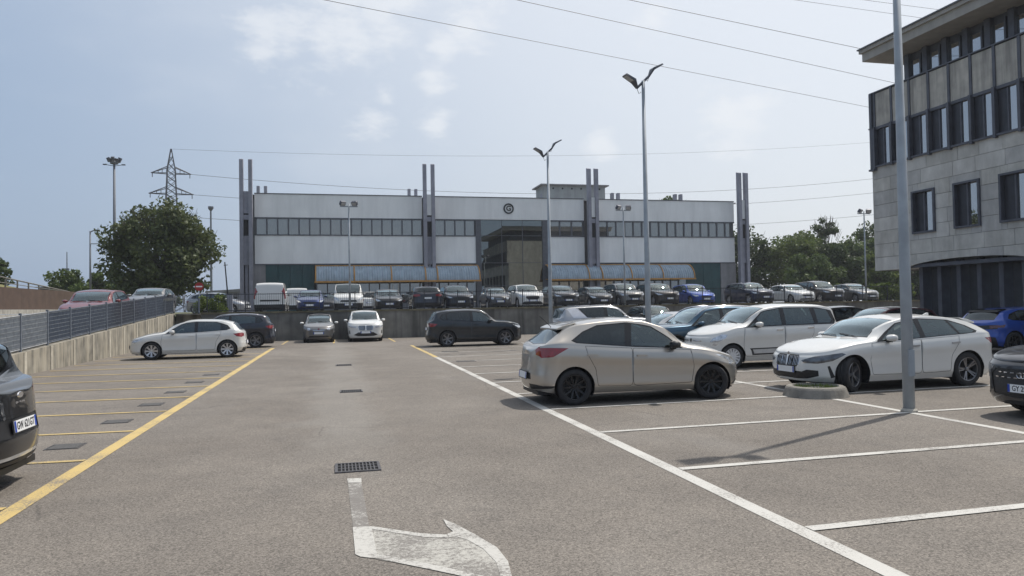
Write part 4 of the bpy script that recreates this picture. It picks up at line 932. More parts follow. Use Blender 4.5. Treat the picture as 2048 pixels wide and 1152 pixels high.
# round emblem
BLK = mat('emblem_black', (.018, .02, .022), .5, var=.1)
ring = MB().lathe([(.36, 0), (.36, .06), (.485, .06), (.485, 0), (.36, 0)], 40, Matrix.Translation((15.57, 0, 10.68-UG)) @ Matrix.Rotation(math.pi/2, 4, 'X')).build('emblem_ring', BLK, fa)
me = text_mesh('G', .66, .03); me.materials.append(BLK); link('emblem_letter', me, fa, (15.57, -.03, 10.68-UG), (math.pi/2, 0, 0))
# rooftop plant room
ph = thing('plant_room', 'grey rooftop plant room with overhanging flat roof on the factory', 'roof structure', (25.2, 76, 11.6))
MB().box(-3.4, 3.6, 0, 3, 0, 3.0).build('wall', mat('plant_room_wall', (.33, .35, .345), .8, var=.1, scale=1.5, streak=((.22, .22, .22), .5, (2, 2, .2))), ph); MB().box(-3.75, 3.95, -.35, 3.4, 3.0, 3.13).build('roof', GCON, ph)
for i in range(6): MB().lathe([(.001, .02), (.1, .02), (.1, 0)], 10, Matrix.Translation((-2.3+i*1.05, 0, 2.7)) @ Matrix.Rotation(math.pi/2, 4, 'X')).build('vent_hole', DARKIN, ph)
MB().box(-3.42, -3.4, .5, 1.2, .3, 2.2).build('door', STEEL, ph)
# ================================================================== the stone office building at the right
XB = 24.0
STONE = mat('travertine', (.52, .50, .455), .75, var=.13, scale=2.3, bump=.15, bscale=18, streak=((.27, .25, .22), .5, (1.6, 1.6, .5)))
STONE2 = mat('travertine_pale', (.57, .55, .51), .75, var=.12, scale=1.7, bump=.15, bscale=18, streak=((.33, .31, .28), .5, (1.6, 1.6, .5)))
STONE3 = mat('travertine_grey', (.47, .455, .43), .75, var=.14, scale=2.0, bump=.15, bscale=18, streak=((.25, .24, .22), .5, (1.6, 1.6, .5)))
PAR = mat('parapet_concrete', (.45, .42, .37), .85, var=.2, scale=2, streak=((.16, .15, .14), .7, (3, 3, .25)))
BRZ = mat('dark_bronze_steel', (.085, .088, .105), .45, .2, var=.2, scale=3)
OGL = glass_mat('office_glass', (.12, .14, .15), 1.5, base=.42, dirt=.05)
DARKF = mat('dark_infill', (.030, .031, .04), .4, .2, var=.2, scale=3)  # near-black opaque sheet filling the part of each office window beside the glass
of = thing('office_building', 'stone-clad office building with dark bay windows and jutting roof at the right', 'building', (XB, 29, 0))
def ob(name, m_, x0, x1, y0, y1, z0, z1, parent=None, **k): return MB().box(x0-XB, x1-XB, y0-29, y1-29, z0, z1).build(name, m_, parent or of, **k)
YB = 11.0
ob('core', GCON, XB+.62, 40, YB, 28.94, 3.1, 11.0); ob('core', BRZ, 25.6, 40, YB, 26.6, 0, 3.12)
# stone slabs with openings
wins = [(a, b, 4.5, 6.27) for a, b in ((25.42, 26.62), (23.23, 24.43), (21.1, 22.34), (18.9, 20.1), (16.7, 17.9), (14.5, 15.7), (12.3, 13.5))]
def archz(y):
    for c in (24.05, 18.05, 12.05):
        if abs(y-c) < 2.95: return 3.04+.30*math.sqrt(max(0, 1-((y-c)/2.95)**2))
    return 3.04
def sub(r, h):
    a, b, c, d = r; e, f, g, i = h
    if f <= a+.01 or e >= b-.01 or i <= c+.01 or g >= d-.01: return [r]
    o = []
    if e > a: o.append((a, e, c, d))
    if f < b: o.append((f, b, c, d))
    a2, b2 = max(a, e), min(b, f)
    if g > c: o.append((a2, b2, c, g))
    if i < d: o.append((a2, b2, i, d))
    return o
random.seed(9); course = .593; J = .007
for r in range(8):
    z0 = 3.04+r*course; z1 = z0+course; y = 28.98-(.0 if r % 2 else -.0); first = True
    while y > YB:
        w = random.uniform(1.0, 1.75); y2 = max(YB, y-w)
        if y2-YB < .3: y2 = YB
        rs = [(y2, y, z0, z1)]
        for h in wins: rs = [q for s_ in rs for q in sub(s_, h)]
        mm = random.choice((STONE, STONE, STONE2, STONE3)); dx = random.uniform(0, .010)
        for a, b, c, d in rs:
            if b-a < .03 or d-c < .03: continue
            if r == 0:
                n = 8; pts = [(a+J-29+(b-a-2*J)*i/n, max(c, archz(a+(b-a)*i/n))) for i in range(n+1)]+[(b-J-29, d-J), (a+J-29, d-J)]
                MB().prism(pts, 0, -dx, .08).build('stone_slab', mm, of)
            else: MB().box(-dx, .08, a+J-29, b-J-29, c+J, d-J).build('stone_slab', mm, of)
        y = y2
ob('joint_backing', mat('mortar', (.2, .19, .17), .9), XB+.07, XB+.11, YB, 28.96, 6.3, 7.78); ob('joint_backing', MATS['mortar'], XB+.07, XB+.11, YB, 28.96, 3.4, 4.48)
for i, (a, b, c, d) in enumerate(wins):
    prev = wins[i-1][0] if i else 28.96
    ob('joint_backing', MATS['mortar'], XB+.07, XB+.11, b, prev, 4.48, 6.3)
    w = thing('w', '', '') if False else None
    fr = ob('window', BRZ, XB-.09, XB+.40, a-.02, a+.07, c-.02, d+.02)
    for q in ((a+.07, b-.07, c-.02, c+.06), (a+.07, b-.07, d-.06, d+.02), (b-.07, b+.02, c-.02, d+.02)): ob('reveal', BRZ, XB-.09, XB+.40, *q, parent=fr)
    mid = a+(b-a)*.52; ob('pane', OGL, XB+.10, XB+.115, a+.07, mid-.03, c+.06, d-.06, parent=fr); ob('mullion', BRZ, XB+.03, XB+.18, mid-.03, mid+.04, c+.06, d-.06, parent=fr)
    ob('dark_panel', DARKF, XB+.08, XB+.12, mid+.04, b-.07, c+.06, d-.06, parent=fr); ob('room_back', DARKIN, XB+.6, XB+.615, a, b, c, d, parent=fr)
ob('soffit', BRZ, XB+.08, 25.62, YB, 28.96, 3.06, 3.2); ob('end_wall', STONE, XB+.02, 40, 28.97, 29.02, 3.04, 11.1)
# second-floor bay windows and parapet
for k in range(17):
    y = 28.72-1.05*k; y2 = y-1.05
    ob('fin', BRZ, XB-.14, XB+.5, y-.06, y+.06, 7.66, 9.56); ob('parapet_fin', BRZ, XB-.06, XB+.1, y-.06, y+.06, 9.56, 11.12)
    if y2 < YB: break
    ob('parapet_panel', PAR, XB-.02, XB+.14, y2+.065, y-.065, 9.56, 11.08)
    ob('bay_sill', BRZ, XB-.10, XB+.5, y2+.06, y-.06, 7.72, 7.80); ob('bay_head', BRZ, XB-.06, XB+.5, y2+.06, y-.06, 9.44, 9.56)
    ob('window_pane', OGL, XB+.05, XB+.065, y2+.06, y2+.52, 7.80, 9.44); ob('window_post', BRZ, XB+.0, XB+.4, y2+.52, y2+.58, 7.80, 9.44); ob('dark_panel', DARKF, XB+.03, XB+.08, y2+.58, y-.06, 7.80, 9.44)
    ob('room_back', DARKIN, XB+.58, XB+.6, y2, y, 7.8, 9.45)
ob('ledge', BRZ, XB-.2, XB+.2, 28.66, 28.99, 7.58, 7.66); ob('ledge', BRZ, XB-.14, XB+.2, 28.7, 29.02, 9.50, 9.55)
ob('corner_fin', BRZ, XB-.12, XB+.1, 28.82, 28.97, 7.66, 11.14); ob('parapet_cap', BRZ, XB-.08, XB+.2, YB, 28.98, 11.12, 11.17)
# set-back top floor under the jutting roof
ob('top_floor_wall', BRZ, 25.02, 40, YB, 27.85, 11.0, 12.62)
for k in range(16):
    y = 27.55-1.05*k
    if y-.7 < YB: break
    f = ob('window', BRZ, 24.90, 25.02, y-.62, y-.54, 11.15, 12.45); ob('pane', OGL, 24.95, 24.965, y-.54, y, 11.15, 12.25, parent=f); ob('post', BRZ, 24.82, 25.02, y+.0, y+.26, 11.15, 12.6, parent=f)
ob('terrace', GCON, XB+.14, 25.7, YB, 28.95, 10.9, 11.0)
roof = ob('roof', mat('roof_edge_concrete', (.36, .34, .31), .8, var=.1, scale=2, streak=((.24, .23, .21), .5, (2, 2, .3))), 23.62, 40, YB, 28.98, 12.62, 13.0)
ob('roof_edge', MATS['roof_edge_concrete'], 23.52, 40.1, YB, 29.08, 13.0, 13.16, roof); ob('roof_flashing', FRAME, 23.46, 40.2, YB, 29.14, 13.16, 13.22, roof)
# ground-floor glazing in the shade
ob('plinth', mat('plinth_concrete', (.30, .29, .27), .9, var=.15, scale=2), 24.45, 25.7, YB, 26.85, 0, .86)
for k in range(18):
    y = 26.75-.98*k
    if y-1 < YB: break
    ob('glazing_fin', BRZ, 24.42, 25.0, y-.10, y+.10, .86, 3.3); ob('window_pane', OGL, 24.85, 24.865, y-.88, y-.10, .86, 3.3)
ob('room_back', DARKIN, 25.35, 25.4, YB, 26.7, .86, 3.2)
# ================================================================== left side
BRN = mat('brown_wall', (.085, .055, .042), .85, var=.18, scale=2, bump=.2, bscale=12)
bw = thing('brown_wall', 'brown rendered wall above the ramp at the left edge', 'wall', (-15, 40, 0))
for i in range(12): y = -14+i*3.0; MB().box(-.25, 0, y+.004, y+2.996, 1.98, 3.02).build('wall_panel', BRN, bw)
BLKS = mat('pale_kerb_stone', (.36, .34, .30), .9, var=.2, scale=4, bump=.3)
kb = thing('stone_kerb', 'low pale stone block edging at the foot of the brown wall', 'kerb', (-14.75, 40, 0))
for i in range(40): y = -14+i*.9; MB().box(-.2, .05, y+.01, y+.89, 1.0, 1.74).build('stone', BLKS, kb); MB().box(-.24, .0, y+.46, y+1.34, 1.755, 1.97).build('stone', BLKS, kb)
bk = MB(); yy = list(range(22, 80, 4))
for a, b in zip(yy, yy[1:]):
    za, zb_ = 3.0+max(0, .055*(48-a)), 3.0+max(0, .055*(48-b)); bk.quad((-15.25, a, 2.95), (-15.25, b, 2.95), (-16.6, b, zb_), (-16.6, a, za)); bk.quad((-16.6, a, za), (-16.6, b, zb_), (-60, b, zb_), (-60, a, za))
struct('grass_bank', bk, mat('bank_grass', (.14, .13, .045), .95, var=.4, scale=3, bump=.5, bscale=15))
hr = thing('bank_railing', 'dull steel handrail running down the grassy bank above the brown wall', 'railing', (-15.12, 40, 0)); HRM = mat('weathered_rail', (.20, .19, .17), .6, .3, var=.2)
hzf = lambda y: 3.55+.054*(38-y)
for y in np.arange(30, 49, 1.35): MB().box(-.03, .03, y-40-.03, y-40+.03, 2.98, hzf(y)).build('post', HRM, hr)
MB().tube([(0, 30-40, hzf(30)), (0, 49-40, hzf(49))], .035, 6).build('handrail', HRM, hr)
for f in (.5,): MB().tube([(0, 30-40, 2.98+(hzf(30)-2.98)*f), (0, 48-40, 2.98+(hzf(48)-2.98)*f)], .02, 5).build('mid_rail', HRM, hr)
# ---- trees
LEAFC = {}
def leaf_mat(name, c):
    if name in LEAFC: return LEAFC[name]
    m, N, K, b = node_mat(name); b.inputs['Roughness'].default_value = .55; b.inputs['Specular IOR Level'].default_value = .35
    g = N.new('ShaderNodeNewGeometry'); n = N.new('ShaderNodeTexNoise'); n.inputs['Scale'].default_value = .9; n.inputs['Detail'].default_value = 5; K.new(g.outputs['Position'], n.inputs['Vector'])
    ri = N.new('ShaderNodeMath'); ri.operation = 'MULTIPLY_ADD'; ri.inputs[1].default_value = .5; K.new(g.outputs['Random Per Island'], ri.inputs[0]); K.new(n.outputs['Fac'], ri.inputs[2])
    r = N.new('ShaderNodeValToRGB'); r.color_ramp.elements[0].position = .4; r.color_ramp.elements[1].position = 1.0
    r.color_ramp.elements[0].color = (*[x*.62 for x in c], 1); r.color_ramp.elements[1].color = (c[0]*1.5, c[1]*1.32, c[2]*1.1, 1)
    K.new(ri.outputs[0], r.inputs['Fac']); K.new(r.outputs[0], b.inputs['Base Color'])
    tr = N.new('ShaderNodeBsdfTranslucent'); K.new(r.outputs[0], tr.inputs[0]); mx = N.new('ShaderNodeMixShader'); mx.inputs[0].default_value = .3
    K.new(b.outputs[0], mx.inputs[1]); K.new(tr.outputs[0], mx.inputs[2]); K.new(mx.outputs[0], N['Material Output'].inputs['Surface'])
    LEAFC[name] = m; return m
BARK = mat('bark', (.075, .06, .045), .9, var=.3, scale=6, bump=.5, bscale=20, stretch=(1, 1, .2))
def leaves(centers, radii, n_each, size, seed, flat=.75):
    """leaf-sized faces scattered round clump centres -> (verts, faces)"""
    r = np.random.default_rng(seed); P = []
    for c, rad, n in zip(centers, radii, n_each):
        d = r.normal(size=(n, 3)); d /= np.linalg.norm(d, axis=1)[:, None]; q = d*(r.random((n, 1))**.45)*rad; q[:, 2] *= flat; P.append(c+q)
    P = np.vstack(P); n = len(P); a = r.normal(size=(n, 3)); a /= np.linalg.norm(a, axis=1)[:, None]; b = np.cross(a, r.normal(size=(n, 3))); b /= np.linalg.norm(b, axis=1)[:, None]
    s = size*(r.random((n, 1))*.9+.55); V = np.stack([P-a*s, P+b*s*.55, P+a*s, P-b*s*.55], 1).reshape(-1, 3); Fc = np.arange(4*n).reshape(-1, 4)
    return V, Fc
def mesh_leaves(name, V, Fc, m_, parent):
    me = bpy.data.meshes.new(name); me.vertices.add(len(V)); me.vertices.foreach_set('co', V.astype(np.float32).ravel()); me.loops.add(Fc.size); me.loops.foreach_set('vertex_index', Fc.astype(np.int32).ravel())
    me.polygons.add(len(Fc)); me.polygons.foreach_set('loop_start', np.arange(0, Fc.size, 4, dtype=np.int32)); me.update(calc_edges=True); me.materials.append(m_)
    return link(name, me, parent)
def tree(x, y, z, h, rx, ry, label, c, seed, clumps=70, per=130, leaf=.16, trunk=.22, low=.18, name='tree', group=None, bare=0, twig=False, shape=1.0):
    t = thing(name, label, 'tree', (x, y, z), 0, group); r = np.random.default_rng(seed); cz = h*(low+(1-low)/2); rz = h*(1-low)/2
    C = []; Rd = []
    for i in range(clumps):
        d = r.normal(size=3); d /= np.linalg.norm(d); rr = .35+.62*r.random()**.6; lump = 1+.16*math.sin(3*d[0]+seed)+.12*math.sin(5*d[1]+2*d[2]+seed)
        C.append(np.array([d[0]*rx*rr*lump, d[1]*ry*rr*lump, cz+d[2]*rz*rr*shape])); Rd.append((.16+.14*r.random())*min(rx, rz)*1.25)
    V, Fc = leaves(C, Rd, [int(per*(.6+.8*r.random())) for _ in C], leaf, seed); mesh_leaves('crown', V, Fc, leaf_mat('leaf_'+c[0], c[1]), t)
    tk = MB(); top = np.array([.2*r.normal(), .2*r.normal(), cz]); tk.tube([(0, 0, -.3), (0, 0, h*low*.6), tuple(top*[.6, .6, .72]), tuple(top)], [trunk*1.25, trunk, trunk*.7, trunk*.35], 9); tk.build('trunk', BARK, t, smooth=True)
    lb = MB()
    for i in range(min(clumps, 34)):
        e = C[i]; st = np.array([0, 0, h*low*.6+(cz-h*low*.6)*r.random()]); mid = (st+e)/2+np.array([0, 0, .12*h*r.random()-.02*h]); lb.tube([tuple(st), tuple(mid), tuple(e)], [trunk*.32, trunk*.2, trunk*.06], 5, cap=False)
    tag(lb.build('limbs', BARK, t), kind='stuff')
    if bare:
        b = MB()
        for i in range(bare):
            d = r.normal(size=3); d[2] = abs(d[2])*1.3+.5; d /= np.linalg.norm(d); e = np.array([d[0]*rx, d[1]*ry, cz+d[2]*rz]); b.tube([tuple(e*[.7, .7, .85]), tuple(e*[1, 1, 1.0]), tuple(e*[1.06, 1.06, 1.0]+np.array([0, 0, .5*r.random()]))], [.03, .018, .008], 4, cap=False)
        tag(b.build('bare_twigs', BARK, t), kind='stuff')
    return t
DK = ('dark', (.055, .086, .032)); MD = ('mid', (.075, .118, .036)); LT = ('light', (.105, .15, .045)); OL = ('olive', (.076, .104, .042))
tree(-12.4, 60, 1.5, 8.25, 4.05, 3.8, 'big round tree with bare twigs left of the factory', OL, 21, 155, 165, .15, .26, .12, bare=60)
tree(-27.5, 66, 2.5, 4.4, 2.6, 2.4, 'dark green tree above the brown wall at the left picture edge', DK, 22, 40, 150, .15, .15, .1)
tree(-21.6, 74, 1.5, 4.6, 3.4, 3, 'bushy green tree behind the red car, left of the big tree', MD, 23, 50, 150, .16, .15, .05)
tree(-16.6, 76, 1.5, 4.2, 3.2, 3, 'low leafy tree between the red car and the big tree', DK, 24, 45, 150, .16, .15, .05)
tree(44.5, 92, 1.5, 14.6, 4.6, 3.5, 'tree top showing over the factory roof', MD, 25, 60, 130, .2, .25, .5, bare=14)
rt = [(50.5, 84, 9.8, 4.2, DK, 'leafy tree standing right beside the factory end'), (55.5, 80, 8.6, 4.0, LT, 'paler tree second from the factory end'), (61.0, 87, 9.4, 4.6, MD, 'broad green tree in the middle of the right-hand trees'),
      (58.5, 78, 7.2, 3.4, DK, 'low dark tree before the middle of the right-hand trees'), (66.0, 82, 8.6, 4.4, MD, 'green tree fourth from the factory end'), (71.5, 86, 10.6, 4.5, DK, 'tall dark tree touching the office building edge'),
      (64.0, 76, 6.4, 3.4, LT, 'low bright tree behind the grey saloon'), (69.0, 76, 6.6, 3.6, DK, 'low dark tree behind the right floodlight pole'), (53.0, 74, 5.8, 3.0, MD, 'small tree behind the dark blue crossover'), (75.5, 80, 8.2, 4.2, MD, 'tree partly hidden by the office building')]
for i, (x, y, h, r_, c, lab) in enumerate(rt): tree(x, y, 1.5, h, r_, r_*.8, lab, c, 40+i, 60, 190, .2, .2, .0, group='trees right of the factory', bare=8 if i in (0, 5) else 0)
tree(62.2, 84, 1.5, 11.2, 2.3, 2.0, 'half-bare tree with dead branches rising above the right-hand trees', DK, 60, 22, 110, .17, .2, .28, bare=46)
# ---- hedges
def hedge(x0, x1, y, d, z0, h, label, c, seed, name='hedge', rot=0):
    t = thing(name, label, 'hedge', ((x0+x1)/2, y, z0)); r = np.random.default_rng(seed); n = int((x1-x0)*h*9)+12
    C = [np.array([(r.random()-.5)*(x1-x0), (r.random()-.5)*d, h*(.12+.8*r.random())]) for _ in range(n)]; V, Fc = leaves(C, [.24]*n, [150]*n, .065, seed, 1); mesh_leaves('foliage', V, Fc, leaf_mat('leaf_'+c[0], c[1]), t)
    st = MB()
    for i in range(max(3, int((x1-x0)*2))): xx = (r.random()-.5)*(x1-x0)*.9; st.tube([(xx, 0, -.1), (xx+.1*r.normal(), .1*r.normal(), h*.8)], [.03, .012], 5)
    tag(st.build('stems', BARK, t), kind='stuff')
hedge(42.0, 52.0, 58, 1.0, 1.5, 1.75, 'clipped bright green hedge left of the office building', ('hedge', (.10, .15, .03)), 71); hedge(-8.0, -6.3, 46.6, 1.2, 1.5, 1.15, 'rounded green shrub beside the gate, under the no-entry sign', ('hedge', (.10, .15, .03)), 72, 'shrub')
# ---- gate, low shed and signs at the far left
gp = thing('gate_pillar', 'grey steel gate pillar between the shrub and the factory', 'gate', (-6.15, 47.0, 1.55)); MB().box(-.16, .16, -.1, .1, 0, 1.15).build('pillar', STEEL, gp); MB().box(-.19, .19, -.13, .13, 1.15, 1.2).build('cap', STEEL, gp)
sg_ = thing('sliding_gate', 'barred steel gate beside the factory corner', 'gate', (-6.0, 50.0, 1.55))
for i in range(9): MB().box(.1+i*.11-.012, .1+i*.11+.012, -.012, .012, .1, 1.25).build('bar', STEEL, sg_)
for zz in (.1, 1.22): MB().box(0, 1.1, -.02, .02, zz, zz+.05).build('rail', STEEL, sg_)
ne = thing('no_entry_sign', 'round red no-entry sign on a pole by the ramp top', 'road sign', (-8.35, 50.0, 1.55))
MB().tube([(0, 0, 0), (0, 0, 1.95)], .03, 8).build('pole', GALV, ne); REDS = mat('sign_red', (.36, .016, .014), .4, var=.1)
o = MB().lathe([(.001, .0), (.26, 0), (.26, .02), (.001, .02)], 28, Matrix.Translation((0, -.04, 1.75)) @ Matrix.Rotation(math.pi/2, 4, 'X')).build('disc', REDS, ne); MB().box(-.19, .19, -.066, -.061, 1.71, 1.79).build('white_bar', PLATE, o)
sh = thing('low_shed', 'low grey flat-roofed shed seen past the gate', 'building', (-10.6, 88, 1.5)); MB().box(-3.2, 3.2, 0, 4, 0, 2.3).build('wall', STEEL, sh); MB().prism([(-3.5, 2.3), (3.5, 2.3), (3.4, 2.55), (1, 2.75), (-1.2, 2.6), (-3.4, 2.5)], 1, -.3, 4.3).build('roof', GCON, sh)
for i in range(4): MB().box(-2.6+i*1.5, -1.6+i*1.5, -.03, 0, .7, 1.8).build('window', DARKIN, sh)
lp = thing('leaning_pole', 'thin leaning utility pole right of the big tree', 'pole', (-9.2, 70, 1.5)); MB().tube([(0, 0, 0), (-.35, 0, 4.6)], [.07, .05], 7).build('shaft', BLACK, lp); MB().tube([(-.45, 0, 4.3), (-.1, 0, 4.34)], .03, 5).build('crossarm', BLACK, lp)
# ---- masts and poles in the left distance
DIST = mat('distant_steel', (.14, .15, .17), .6, .3, var=.15)
hm = thing('high_mast', 'tall floodlight mast with a ring of lamps in the left distance', 'light mast', (-25.1, 95, 1.5)); MB().tube([(0, 0, 0), (0, 0, 18.2)], [.22, .12], 10).build('shaft', DIST, hm, smooth=True); MB().lathe([(.3, 17.7), (.45, 17.75), (.45, 17.95), (.3, 18.0)], 14).build('ring', DIST, hm)
for k in range(8):
    a = k*math.pi/4; M = Matrix.Translation((.5*math.cos(a), .5*math.sin(a), 18.1)) @ Matrix.Rotation(a, 4, 'Z') @ Matrix.Rotation(.4, 4, 'Y') @ Matrix.Diagonal((.8, .8, .8, 1)); MB().box(-.2, .25, -.2, .2, -.1, .28 if k % 2 else .5, M).build('floodlight', LAMP, hm)
for sx in (-1, 1): MB().tube([(0, 0, 17.5), (sx*1.0, 0, 17.65)], .04, 5).build('arm', DIST, hm); MB().box(sx*1.0-.2, sx*1.0+.2, -.1, .1, 17.6, 17.72).build('camera', LAMP, hm)
hm2 = thing('high_mast', 'small floodlight mast showing over the right side of the big tree', 'light mast', (-22.9, 150, 1.5)); MB().tube([(0, 0, 0), (0, 0, 19.6)], [.25, .15], 8).build('shaft', DIST, hm2); MB().lathe([(.2, 19.4), (.5, 19.8), (.5, 20.2), (.2, 20.2)], 10).build('lamp_ring', LAMP, hm2)
sl_ = thing('street_lamp', 'single-arm street lamp behind the red car', 'street lamp', (-20.4, 70, 1.5)); MB().tube([(0, 0, 0), (0, 0, 7.3)], [.10, .06], 9).build('pole', DIST, sl_, smooth=True); MB().tube([(0, 0, 7.2), (.25, 0, 7.33), (.55, 0, 7.35)], .05, 6).build('lamp_arm', DIST, sl_); MB().box(.35, .75, -.1, .1, 7.3, 7.42).build('lamp_head', LAMP, sl_); MB().tube([(0, 0, 6.2), (1.5, 0, 6.2)], .04, 6).build('sign_arm', DIST, sl_)
cp = thing('camera_pole', 'thin pole with cameras and boxes at the left skyline', 'pole', (-26.0, 82, 1.5)); MB().tube([(0, 0, 0), (0, 0, 6.4)], [.08, .04], 7).build('shaft', DIST, cp)
for zz, w in ((4.6, .45), (3.6, .6)): MB().box(-w, .2, -.08, .08, zz, zz+.16).build('camera', DIST, cp)
MB().box(-.3, .35, -.12, .12, 1.9, 3.0).build('cabinet', DIST, cp)
bx_ = thing('traffic_cabinet', 'dark box on legs on the skyline left of the red car', 'cabinet', (-28.1, 84, 1.5)); MB().box(-.9, .9, -.4, .4, 1.3, 2.9).build('box', BRZ, bx_); MB().box(-1.25, .95, -.5, .5, 2.9, 3.0).build('roof', BRZ, bx_)
for sx in (-.7, .7): MB().box(sx-.06, sx+.06, -.06, .06, -.5, 1.3).build('leg', BRZ, bx_)
# ---- lattice pylon and power lines
py = thing('pylon', 'lattice steel power pylon rising behind the big tree', 'pylon', (-37.8, 190, 0), .12); PYM = mat('pylon_steel', (.05, .052, .065), .6, .4, var=.2, scale=1)
W_ = lambda z: 2.9-(2.9-1.35)*z/24 if z < 24 else (1.35-.5*(z-24)/11.5 if z < 35.5 else .85*(40.8-z)/5.3+.05)
zl = [0, 3, 6, 9, 12, 14.5, 17, 19, 21, 23, 24.8, 26.5, 28.2, 29.8, 31.3, 32.8, 34.2, 35.5, 37.2, 39, 40.7]
lg = MB()
for sx, sy in ((1, 1), (1, -1), (-1, 1), (-1, -1)): MB().tube([(sx*W_(z_), sy*W_(z_), z_) for z_ in zl], .15, 4).build('leg', PYM, py)
br = MB()
for a, b in zip(zl, zl[1:]):
    for (s1, s2) in (((1, 1), (1, -1)), ((1, -1), (-1, -1)), ((-1, -1), (-1, 1)), ((-1, 1), (1, 1))):
        wa, wb_ = W_(a), W_(b); br.tube([(s1[0]*wa, s1[1]*wa, a), (s2[0]*wb_, s2[1]*wb_, b)], .075, 3); br.tube([(s2[0]*wa, s2[1]*wa, a), (s1[0]*wb_, s1[1]*wb_, b)], .075, 3)
tag(br.build('bracing', PYM, py), kind='stuff')
for zz, ln in ((34.8, 4.4), (29.9, 4.9), (24.4, 5.2)):
    for sx in (-1, 1):
        ar = MB(); w = W_(zz)
        for sy in (-1, 1):
            ar.tube([(sx*w, sy*w, zz), (sx*ln, 0, zz)], .10, 4); ar.tube([(sx*w, sy*w, zz+1.5), (sx*ln, 0, zz)], .10, 4)
            for q in (.3, .55, .78): x = sx*(w+(ln-w)*q); ar.tube([(x, sy*w*(1-q), zz), (x, sy*w*(1-q), zz+1.5*(1-q))], .04, 3)
        ar.build('crossarm', PYM, py); MB().tube([(sx*ln*.93, 0, zz), (sx*ln*.93, 0, zz-1.0)], .09, 5).build('insulator', PYM, py)
WIRE = mat('power_line', (.09, .09, .10), .6, .3, var=.1)
def wire(a, b, sag, label, r=.018, n=40):
    a, b = Vector(a), Vector(b); pts = [a.lerp(b, i/n)-Vector((0, 0, 4*sag*(i/n)*(1-i/n))) for i in range(n+1)]
    tag(MB().tube(pts, r, 5).build('power_line', WIRE, None), label, 'power line', 'overhead power lines')
def ext(p, q, z_, t0, t1, dz=0): d = Vector((q[0]-p[0], q[1]-p[1], 0)); a = Vector((*p, z_))+d*t0; b = Vector((*p, z_))+d*t1; return a, b
for (p, q, lab) in (((-.4, 44.62), (49.64, 60.03), 'lowest thick power line crossing the sky from top left'), ((10.79, 42.44), (45.88, 52.73), 'middle power line crossing from the top centre to the office'), ((17.44, 41.15), (37.56, 46.02), 'upper power line running from the top edge to the office roof')):
    a, b = ext(p, q, 20.0, -2.2, 2.4); wire(a, b, 0, lab)
a, b = ext((23.1, 40.6), (33.6, 41.6), 20.9, -2.5, 2.2); wire(a, b, 0, 'topmost thin power line near the office roof', .012); a, b = ext((24.4, 40.3), (34.9, 41.0), 21.2, -2.5, 2.2); wire(a, b, 0, 'second thin power line near the office roof', .012)
wire((-33.4, 190, 34.7), (170, 200, 40.5), 5.0, 'sagging line from the upper pylon arm, passing over the factory', .05); wire((-32.9, 190, 29.8), (170, 200, 36), 4.5, 'sagging line from the middle pylon arm to the right', .05)
wire((-32.6, 190, 24.3), (170, 200, 29), 4.0, 'lowest pylon line, showing right of the factory', .05); wire((-37.8, 190, 40.7), (170, 200, 52), 3.0, 'faint top wire from the pylon peak', .03)
# ================================================================== parked cars
PNT = lambda n, c, me=0.0, r=.35: paint_mat('paint_'+n, c, me, r)
WHITE = PNT('white', (.65, .645, .62)); PEARL = PNT('pearl_white', (.64, .63, .60), .05); BEIGE = PNT('beige', (.46, .425, .38), .75, .33); NAVY = PNT('navy', (.007, .010, .022), .0, .3); BLK_P = PNT('black', (.005, .005, .006), .0, .3)
GREYP = PNT('dark_grey', (.045, .045, .05), .2, .3); SILV = PNT('silver', (.38, .38, .39), .6, .3); TEAL = PNT('teal_blue', (.012, .06, .11), .4, .3); BLUE = PNT('bright_blue', (.01, .06, .33), .3, .3); RED = PNT('red', (.13, .003, .006), .0, .3)
DRED = PNT('dark_red', (.075, .012, .018), .4, .3); BRONZ = PNT('bronze', (.05, .04, .034), .2, .3); BROWN = PNT('brown', (.034, .028, .027), .2, .3); DBLUE = PNT('deep_blue', (.012, .03, .12), .4, .3); MGREY = PNT('mid_grey', (.19, .185, .18), .5, .3)
E_, W_H, S_, N_ = 0.0, math.pi, -math.pi/2, math.pi/2
# beige hatchback
mz = hatch(4.06, 1.70, 1.49, 2.57, .785, .312, cowlx=.96, cowlz=1.015, lip=.68, belt=.90, rise=.15, roofx=-.35, rz=.10, gbase=1.0, rim='ten', rimc='black', mirc=BLACK, pr=(.50, .1), cf=.95, nf=2.4, cr=.55, nr=2.7, ant=-1.45,
  dlo=[(.74, 1.08), (.50, 1.6), (.2, 1.88), (-.25, 1.92), (-.82, 1.88), (-1.10, 1.66), (-1.33, 1.24), (-1.24, 1.10), (-.6, 1.05), (-.2, 1.03)],
  panes=[[(.68, 1.11), (.46, 1.58), (.19, 1.83), (-.17, 1.87), (-.24, 1.08)], [(-.36, 1.08), (-.30, 1.87), (-.80, 1.83), (-1.06, 1.63), (-1.27, 1.26), (-1.2, 1.14)]], priv=(1,), seatx=-.12)
xf, xr, W = mz['xf'], mz['xr'], 1.70
